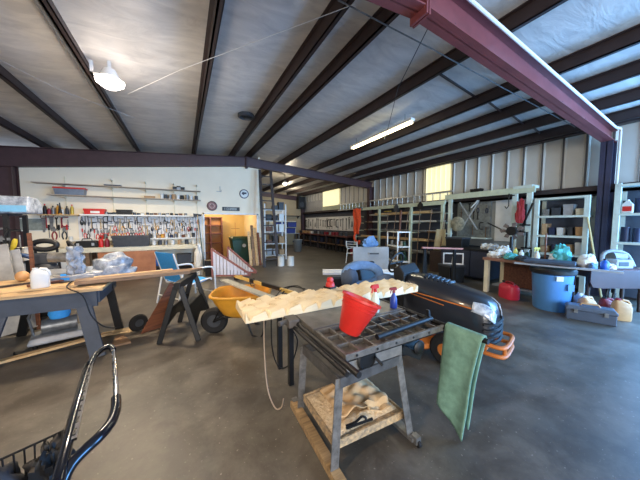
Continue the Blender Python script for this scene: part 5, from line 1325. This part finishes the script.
p = DT(-.28, .05, .832); g_bag('blue-grey cloth at the edge of the drop-leaf table', bluecloth, p, (.11, .05, .07), 12, 'rag', 'cloth', .3)
t = T('bench_grinder', 'pale grey metal machine with curved guard on the drop-leaf table', 'machine', DT(.4, .22, .832), math.radians(-30))
MB().bb((-.2, -.13, 0), (.12, .1, .17)).build('body', grey_l, t, bev=.02)
MB().bb((-.16, -.136, .05), (.02, -.128, .13)).build('panel', dark_g, t)
MB().tube(smoothpts([(-.24, .08, .02), (-.22, .1, .25), (-.05, .1, .32), (.2, .08, .26), (.34, .06, .02)], 6), .035, 10).build('guard', mat('guard_grey', (140, 142, 146), .5, 0, .15, 8), t, smooth=True)
MB().cyl((-.05, .12, .2), (.18, .12, .2), .1, n=20).build('motor', steel, t, smooth=True)
# grey toolbox on the floor
t = T('toolbox', 'long slate-grey toolbox on the floor in front of the blue bin', 'toolbox', (6.22, 1.5, 0), math.radians(-70))
MB().bb((-.3, -.13, 0), (.3, .13, .17)).build('body', mat('toolbox_grey', (70, 80, 94), .5, 0, .1, 5), t, bev=.012)
MB().loft([[Vector((sx * a, sy * b, z)) for sx, sy in ((-1, -1), (1, -1), (1, 1), (-1, 1))] for a, b, z in ((.31, .138, .172), (.31, .138, .21), (.28, .11, .255))]).build('lid', mat('toolbox_lid', (80, 90, 104), .5, 0, .1, 5), t, bev=.012)
MB().tube([(-.12, 0, .25), (-.1, 0, .285), (.1, 0, .285), (.12, 0, .25)], .014, 8).build('handle', tan, t, smooth=True)
for x in (-.18, .18): MB().bb((x - .025, -.15, .13), (x + .025, -.132, .2)).build('latch', steel, t)
# jugs behind the toolbox
q = at(620, 321, Z=0)
g_jug('tall tan plastic jug with red cap on the floor beside the toolbox', tan, dred, (6.74, 1.24, 0), (.24, .17, .38), math.radians(-50))
g_jug('tan jug lying low behind the grey toolbox', tan, white_pl, (6.55, 1.62, 0), (.26, .2, .36), math.radians(-20))
g_jug('white jug on the floor under the drop-leaf table', white_pl, white_pl, (6.75, 1.75, 0), (.22, .18, .36), math.radians(-20))
g_jug('dark red jug on the floor under the drop-leaf table', dred, black_p, (6.93, 1.45, 0), (.22, .16, .32), math.radians(-40))
g_coil('dark hose coil hanging against the back leg of the drop-leaf table', black_p, (7.39, 1.56, .3), .2)
# ================================================================== lawn tractor
ang = math.radians(-75)
t = T('lawn_tractor', 'black lawn tractor with an orange front bumper behind the table saw', 'lawn tractor', (3.21, 1.52, 0), ang)
hood_m = mat('hood_black', (34, 37, 44), .28, 0, .06, 3, coat=.4)
def hs(x, w, zb, zt, sh=.5, n=26):
    P = []
    for i in range(n):
        a = 2 * PI * i / n; c, s = math.cos(a), math.sin(a)
        y = math.copysign(abs(c) ** .45, c) * w; k = math.copysign(abs(s) ** (.62 if s > 0 else .3), s)
        z = (zb + zt) / 2 + k * (zt - zb) / 2
        if s > 0: y *= 1 - .26 * max(0, s) ** 2
        P.append(Vector((x, y, z)))
    return P
MB().loft([hs(.0, .17, .3, .66), hs(-.03, .23, .28, .74), hs(-.1, .26, .27, .81), hs(-.22, .275, .26, .86), hs(-.5, .285, .26, .92), hs(-.8, .285, .28, .97), hs(-1.02, .27, .3, .99), hs(-1.06, .25, .34, .97)]).build('hood', hood_m, t, smooth=True)
# headlights, grille bars, stripe, louvres
lamp_m = mat('headlamp', (206, 216, 226), .12, 0, .25, 14, coat=.6, c2=(128, 140, 156))
SEC = [(.0, .17, .3, .66), (-.03, .23, .28, .74), (-.1, .26, .27, .81), (-.22, .275, .26, .86), (-.5, .285, .26, .92)]
def skin(x, a, k):
    for p, q in zip(SEC, SEC[1:]):
        if q[0] <= x <= p[0]:
            f = (p[0] - x) / (p[0] - q[0]); w, zb, zt = [p[i] + (q[i] - p[i]) * f for i in (1, 2, 3)]; break
    c, s_ = math.cos(a), math.sin(a)
    y = math.copysign(abs(c) ** .45, c) * w * (1 - .26 * s_ * s_); z = (zb + zt) / 2 + s_ ** .62 * (zt - zb) / 2
    return Vector((x + .015 * (1 - abs(x) * 4), y * k, z * 1.006))
for s in (-1, 1):
    MB().surf(lambda u, v: skin(-.004 - .2 * v, (math.radians(14 + 46 * u * (1 - .45 * v))) if s > 0 else PI - math.radians(14 + 46 * u * (1 - .45 * v)), 1.025), 8, 8).build('headlight', lamp_m, t, solid=.012, smooth=True)
m = MB()
for z in (.35, .42, .49, .56):
    m.tube(smoothpts([(-.08, -.262, z), (.0, -.2, z), (.03, -.09, z), (.035, 0, z), (.03, .09, z), (.0, .2, z), (-.08, .262, z)], 3), .017, 6)
m.build('grille', black_p, t, smooth=True)
for s in (-1, 1):
    MB().bar((-.2, s * .283, .72), (-.98, s * .29, .79), .006, .014).bar((-.5, s * .289, .69), (-.98, s * .29, .76), .006, .01).build('side_stripe', orange, t)
m = MB()
for k in range(6):
    x = -.52 - .06 * k; m.tube(smoothpts([(x, -.13, .915 - .17 * (x + .5)), (x - .02, 0, .932 - .18 * (x + .5)), (x, .13, .915 - .17 * (x + .5))], 4), .013, 6)
m.build('louvres', hood_m, t, smooth=True)
m = MB()
for z in (.24, .34): m.tube(smoothpts([(-.12, -.24, z), (.06, -.25, z), (.12, -.19, z), (.13, 0, z), (.12, .19, z), (.06, .25, z), (-.12, .24, z)], 4), .024, 8)
for s in (-1, 1): m.cyl((.115, s * .19, .24), (.115, s * .19, .34), .02, n=8)
m.build('bumper', orange, t, smooth=True)
MB().bb((-1.9, -.2, .24), (-.05, .2, .33)).bb((-.5, -.3, .2), (-.36, .3, .27)).build('chassis', orange, t, bev=.01)
MB().lathe([(.3, .12), (.33, .15), (.33, .2), (.2, .24), (0, .25)], 26, (-1.0, 0, 0)).lathe([(.26, .12), (.29, .15), (.29, .2), (.16, .24), (0, .245)], 26, (-.85, -.26, 0)).build('mower_deck', orange, t, smooth=True)
for x, y, r, w_ in ((-.42, -.37, .19, .15), (-.42, .37, .19, .15), (-1.55, -.4, .27, .22), (-1.55, .4, .27, .22)):
    w = MB().lathe([(r * .45, -w_ / 2), (r * .85, -w_ / 2), (r, -w_ * .3), (r, w_ * .3), (r * .85, w_ / 2), (r * .45, w_ / 2), (r * .45, -w_ / 2)], 26, (x, y, r), (PI / 2, 0, 0), True).build('wheel', rubber, t, smooth=True)
    MB().lathe([(0, -w_ * .4), (r * .46, -w_ * .42), (r * .46, w_ * .42), (0, w_ * .4)], 18, (x, y, r), (PI / 2, 0, 0)).build('rim', orange, w)
MB().loft([[Vector((x, sy * b, z)) for x, z in ((-1.1, .38), (-1.28, .4), (-1.34, .58), (-1.95, .6), (-1.98, .5), (-1.92, .34))] for sy, b in ((-1, .5), (1, .5))]).build('fender', hood_m, t, bev=.02)
MB().prism([(-1.06, .4), (-1.06, 1.0), (-1.14, 1.1), (-1.24, 1.06), (-1.2, .8), (-1.2, .4)], 'y', -.24, .24).build('dashboard', black_p, t, bev=.015)
MB().cyl((-1.2, 0, 1.02), (-1.32, 0, 1.1), .018, n=8).tube([(-1.32 + .1 * math.sin(PI * 2 * k / 24) * .5, .19 * math.cos(PI * 2 * k / 24), 1.1 + .19 * math.sin(PI * 2 * k / 24) * .8) for k in range(24)], .015, 8, True).bar((-1.32, -.19, 1.1), (-1.32, .19, 1.1), .03, .02).build('steering_wheel', black_p, t, smooth=True)
m = MB().bb((-1.86, -.24, .62), (-1.42, .24, .72)); m.build('seat', black_p, t, bev=.03)
MB().box((-1.88, 0, .86), (.1, .46, .36), (0, -.18, 0)).build('seat_back', black_p, t, bev=.03)
TW = Matrix.Translation((3.21, 1.52, 0)) @ Matrix.Rotation(ang, 4, 'Z')
# pale-blue padded loop lying on the seat
p = TW @ Vector((-1.62, -.3, .726))
t = T('padded_cushion', 'blue-grey padded loop cushion lying on the tractor seat', 'cushion', p, math.radians(-18))
P = [(.26 * math.cos(2 * PI * k / 22) * (1.15 if math.cos(2 * PI * k / 22) > 0 else 1), .04 + .05 * math.sin(2 * PI * k / 22), .17 + .15 * math.sin(2 * PI * k / 22)) for k in range(22)]
MB().tube([(x - .1, y, z) for x, y, z in P], .072, 12, True).build('loop', bluecloth, t, smooth=True)
MB().lump((.27, 0, .075), (.22, .14, .1), 4, .25, 18).build('tail', mat('cushion_grey', (104, 126, 158), .8, 0, .1, 8), t, smooth=True)
MB().lump((-.3, .02, .12), (.13, .13, .16), 6, .2, 16).build('side_pad', mat('cushion_dark', (74, 88, 108), .8, 0, .1, 8), t, smooth=True)
# white boards on a black cart behind the seat
c = at(352, 272, Z=.72)
t = T('utility_cart', 'low black cart behind the tractor seat carrying two white boards', 'cart', (c.x, c.y, 0), -.5)
MB().bb((-.4, -.28, .3), (.4, .28, .66)).build('bin_body', black_p, t, bev=.03)
MB().bb((-.43, -.31, .64), (.43, .31, .69)).build('rim', dark_g, t, bev=.01)
for x in (-.3, .3):
    for y in (-.22, .22): MB().cyl((x, y - .02, .1), (x, y + .02, .1), .1, n=16).build('wheel', rubber, t); MB().bar((x, y, .1), (x, y, .31), .05).build('leg', black_m, t)
for i, (d, lab) in enumerate(((.1, 'white board lying across the black cart, farther of the pair'), (-.13, 'white board lying across the black cart, nearer of the pair'))):
    MB().box((0, 0, .0), (1.5, .13, .05)).build('white_board', white_p, loc=(c.x + .15 + d * .48, c.y - .05 + d * .88, .718), rz=-.5, bev=.004, label=lab, cat='board')
# reddish strip and white frame in front of the black bench
g_box('black crate on the floor in front of the black bench', black_p, dark_g, (6.9, 4.55, 0), (.5, .5, .5), -.3, None, 'crate', 'crate', .1)
t = T('picture_frame', 'white empty rectangular frame propped on a black crate by the bench', 'frame', (6.9, 4.5, .505), math.radians(-48))
m = MB()
for a, b in (((-.26, 0, .02), (.26, 0, .02)), ((-.26, 0, .32), (.26, 0, .32)), ((-.25, 0, .0), (-.25, 0, .34)), ((.25, 0, 0), (.25, 0, .34))): m.bar(a, b, .035, .035)
m.build('frame', white_p, t, bev=.004); MB().bar((0, .02, .3), (0, .2, 0), .02).build('strut', white_p, t)
q = at(440, 255, Y=4.3)
t = T('pine_sign_stand', 'dark A-frame stand with a reddish cross board behind the tractor', 'stand', (q.x, q.y, 0), math.radians(-25))
MB().bar((-.5, 0, 1.06), (.62, 0, 1.02), .06, .04).build('cross_board', mat('pinkish_board', (176, 112, 96), .6, 0, .1, 5), t)
for x in (-.42, .4):
    for s in (-1, 1): MB().bar((x, 0, 1.02), (x + s * .16, s * .22, 0), .06, .05, (0, 1, 0)).build('leg', mat('matt_black', (10, 10, 10), .95, 0, .1, 5), t)
t.name = 'trestle_stand'
# ================================================================== trolley with bent tube handle, close by
t = T('wire_trolley', 'black and chrome trolley with a bent tube handle and wire basket', 'trolley', (-.55, .95, 0))
def TR(p): return Vector((p[0] + .55, p[1] - .95, p[2]))
def TP(px, py, z): return TR(at(px, py, Z=z))
zt = .72
rail_r = [TP(113, 349, zt), TP(115, 372, zt), TP(116, 392, zt), TP(116, 404, zt)]
MB().tube(smoothpts(rail_r, 4), .014, 10).build('chrome_rail', chrome, t, smooth=True)
for i in range(7):
    p = rail_r[0].lerp(rail_r[-1], (i + .5) / 7); MB().box(p + Vector((-.004, 0, .0135)), (.008, .03, .004)).build('slot', black_p, t)
curve = [TP(116, 398, zt), TP(115.5, 410, zt), TP(110, 424, zt), TP(99, 437, zt), TP(86, 449, zt - .01), TP(74, 461, zt - .02), TP(66, 473, zt - .04), TP(61, 486, zt - .07), TP(58, 505, zt - .14)]
MB().tube(smoothpts(curve, 5), .024, 12).build('bent_handle', mat('black_gloss', (22, 26, 36), .18, .3, .05, 8, coat=.5), t, smooth=True)
loop = [TP(113, 350, zt), TP(110, 346.5, zt + .005), TP(103, 349, zt + .005), TP(95, 356, zt + .005), TP(90, 366, zt), TP(84, 384, zt), TP(76, 412, zt), TP(67, 445, zt), TP(58, 480, zt - .02), TP(52, 505, zt - .06)]
MB().tube(smoothpts(loop, 5), .021, 12).build('loop_frame', mat('black_gloss', (22, 26, 36), .18, .3, .05, 8, coat=.5), t, smooth=True)
m = MB(); a = TP(92, 359, zt + .01); b = TP(73, 440, zt + .01)
m.bar(a, b, .026, .012)
m.build('slotted_bar', chrome, t)
for i in range(9):
    p = a.lerp(b, (i + .5) / 9); MB().bar(p + (b - a).normalized() * -.022 + Vector((0, 0, .007)), p + (b - a).normalized() * .022 + Vector((0, 0, .007)), .011, .004).build('slot', black_p, t)
MB().tube(smoothpts([TP(89, 362, zt + .03), TP(85, 366, zt + .02), TP(76, 396, zt + .01), TP(66, 432, zt)], 4), .008, 8).build('brake_rod', black_m, t, smooth=True)
# wire basket
b0, b1, b2, b3 = TP(63, 431, .66), TP(-22, 470, .66), TP(-30, 560, .66), TP(50, 520, .66)
m = MB().tube([b0, b1, b2, b3], .006, 6, True)
low = [v * .86 + (b0 + b1 + b2 + b3) / 4 * .14 - Vector((0, 0, .2)) for v in (b0, b1, b2, b3)]
m.tube(low, .005, 6, True)
for i in range(4):
    for k in range(8):
        p = (b0, b1, b2, b3)[i].lerp((b0, b1, b2, b3)[(i + 1) % 4], k / 8); q = low[i].lerp(low[(i + 1) % 4], k / 8); m.tube([p, q], .0035, 5)
for k in range(1, 6): m.tube([low[0].lerp(low[1], k / 6), low[3].lerp(low[2], k / 6)], .0035, 5)
m.build('wire_basket', black_m, t)
# frame down to the wheels
cen = (b0 + b1 + b2 + b3) / 4
for p in (curve[-1], loop[-1]):
    P = TP(58, 505, zt - .14)
MB().tube(smoothpts([curve[-1], TR((-.45, .98, .35)), TR((-.45, .9, .16))], 4), .02, 10).tube(smoothpts([loop[-1], TR((-.56, .95, .35)), TR((-.62, .9, .16))], 4), .02, 10).tube([TR((-.95, .9, .16)), TR((-.35, .9, .16))], .016, 8).tube([TR((-.75, .9, .16)), TR((-.75, .95, .5))], .016, 8).build('undercarriage', black_m, t, smooth=True)
for x in (-.95, -.35):
    MB().lathe([(.0, -.02), (.12, -.02), (.16, -.025), (.16, .025), (.12, .02), (0, .02)], 22, TR((x, .9, .16)), (0, PI / 2, 0)).build('wheel', rubber, t, smooth=True)
MB().tube([TR((-.6, .92, .16)), TR((-.6, 1.35, .02)), TR((-.6, 1.35, 0))], .014, 8).build('prop_leg', black_m, t)
# black bags in the basket
c = at(38, 474, Z=.5)
g_bag('crumpled black bag lying in the wire basket of the trolley', black_p, (c.x + .05, c.y - .02, .44), (.075, .09, .12), 5, 'black_bag', 'bag', .5)
g_bag('smooth dark grey bundle lying in the corner of the wire basket', mat('dark_canvas', (52, 56, 64), .7, 0, .15, 8), (c.x - .11, c.y - .06, .42), (.09, .1, .13), 9, 'canvas_bundle', 'bag', .2)
# ================================================================== rack and stored things at the near left
t = T('tool_rack', 'dark metal rack hung with tools beside the worktable', 'rack', (-3.2, 6.7, 0))
for x in (-.75, .52):
    for y in (-.3, .3): MB().bb((x - .03, y - .03, 0), (x + .03, y + .03, 1.86)).build('post', black_m, t)
for z in (.5, 1.0, 1.84): MB().bb((-.76, -.32, z), (.54, .32, z + .03)).build('shelf_board', dark_g, t)
MB().bar((-.75, -.3, 1.45), (.52, -.3, 1.62), .03).build('cross_bar', steel, t)
a = at(0, 204, Y=6.45); b = at(27, 208, Y=6.45)
t = T('wrapped_package', 'long white and light blue plastic-wrapped package on top of the dark rack', 'package', (-3.1, 6.62, 1.873))
MB().prism([(-.28, 0), (.26, 0), (.27, .2), (.1, .3), (-.2, .31)], 'x', -.85, .72).build('wrap', plasticbag, t, bev=.03)
MB().bb((-.8, -.295, .03), (.7, -.285, .14)).build('blue_band', mat('pale_blue', (120, 182, 214), .5, 0, .1, 6), t)
for i, (px, kd) in enumerate(((3, 'h'), (7, 'w'), (10, 'y'), (14, 'c'), (1, 'p'))):
    q = at(px, 224, Y=6.36)
    lab = ['hammer hanging on the dark rack beneath the wrapped package', 'black wrench hanging on the dark rack beneath the package', 'yellow-handled tool hanging on the dark rack', 'dark clamp hanging at the edge of the dark rack', 'dark pliers hanging at the frame edge of the dark rack'][i]
    o = {'h': lambda: g_hammer(lab, (0, 0, 0), None, black_m), 'w': lambda: g_wrench(lab, (0, 0, 0), None, .4, black_m), 'y': lambda: g_screwdriver(lab, mat('bright_yellow', (230, 206, 60), .5), (0, 0, 0)), 'c': lambda: g_clamp(lab, (0, 0, 0), None, black_m, 1.6), 'p': lambda: g_pliers(lab, black_p, (0, 0, 0))}[kd]()
    o.location = (q.x, 6.37, 1.42 if kd != 'y' else 1.2)
    if kd == 'y': o.scale = (2.2, 1.4, 2.2); o.rotation_euler = (0, .25, 0)
q = at(12, 251, Y=6.3)
g_box('small white carton on the rack behind the leaning white panels', white_pl, white_pl, (q.x, 6.5, 1.03), (.22, .2, .24), 0, None, 'carton', 'box', .1)
for i, (px0, px1, mm, cn) in enumerate(((4, 22, grey_l, 'grey'), (-4, 12, mat('panel_pale', (172, 172, 170), .6, 0, .15, 4), 'white'))):
    a = at(px0, 250, Y=5.9); b = at(px1, 284, Y=5.6)
    MB().bar((b.x, 5.62 - .1 * i, .02), (a.x, 5.98 - .1 * i, 1.25 + .1 * i), .28, .03, (0, 1, 0)).build('leaning_panel', mm, label='narrow %s panel leaning against the dark tool rack' % cn, cat='panel')
q = at(22, 264, Y=6.0)
g_coil('blue hose coiled in a loop behind the white jug', mat('hose_blue', (44, 74, 122), .45, 0, .1, 8), (q.x - .05, 6.2, .97), .19, None, None, .03)
g_box('dark low bin on the floor under the blue hose coil', dark_g, black_p, (q.x - .05, 6.18, 0), (.46, .3, .74), 0, None, 'bin', 'bin')
q = at(22, 271, Y=5.15)
MB().lathe([(0, -.075)] + [(.075 * math.cos(a), .075 * math.sin(a)) for a in [-PI / 2 + PI * k / 10 for k in range(1, 10)]] + [(0, .075)], 18).build('tan_ball', tan, loc=(q.x, 5.15, TZ + .077), smooth=True, label='tan ball sitting at the back of the worktable behind the white jug', cat='ball')
# upright black machine with oval handle
q = at(46, 255, Y=6.0)
t = T('pressure_washer', 'upright black machine with an oval loop handle behind the mitre saw', 'machine', (q.x, 6.0, 0))
MB().bb((-.17, -.15, .12), (.17, .15, .5)).build('base', black_p, t, bev=.04)
MB().lathe([(.13, .5), (.15, .6), (.15, .95), (.1, 1.02), (0, 1.03)], 20).build('motor', dark_g, t, smooth=True)
MB().bb((-.15, -.1, 1.0), (.15, .1, 1.2)).build('control_panel', dark_g, t, bev=.03)
MB().tube([(.15 * math.cos(2 * PI * k / 24), -.02, 1.33 + .075 * math.sin(2 * PI * k / 24)) for k in range(24)], .042, 10, True).build('handle', black_p, t, smooth=True)
for s in (-1, 1): MB().cyl((s * .175, .02, .14), (s * .22, .02, .14), .14, n=20).build('wheel', rubber, t); MB().bar((s * .17, .1, .4), (s * .13, .02, 1.31), .03).build('upright', black_m, t)
a = at(30, 233, Y=6.4)
MB().bar((at(35, 275, Y=5.62).x, 5.62, .0), (at(29, 233, Y=5.72).x, 5.72, at(29, 233, Y=5.72).z), .045, .03, (0, 1, 0)).build('wooden_stick', brownwood, label='knotty brown stick standing upright beside the black machine', cat='stick')
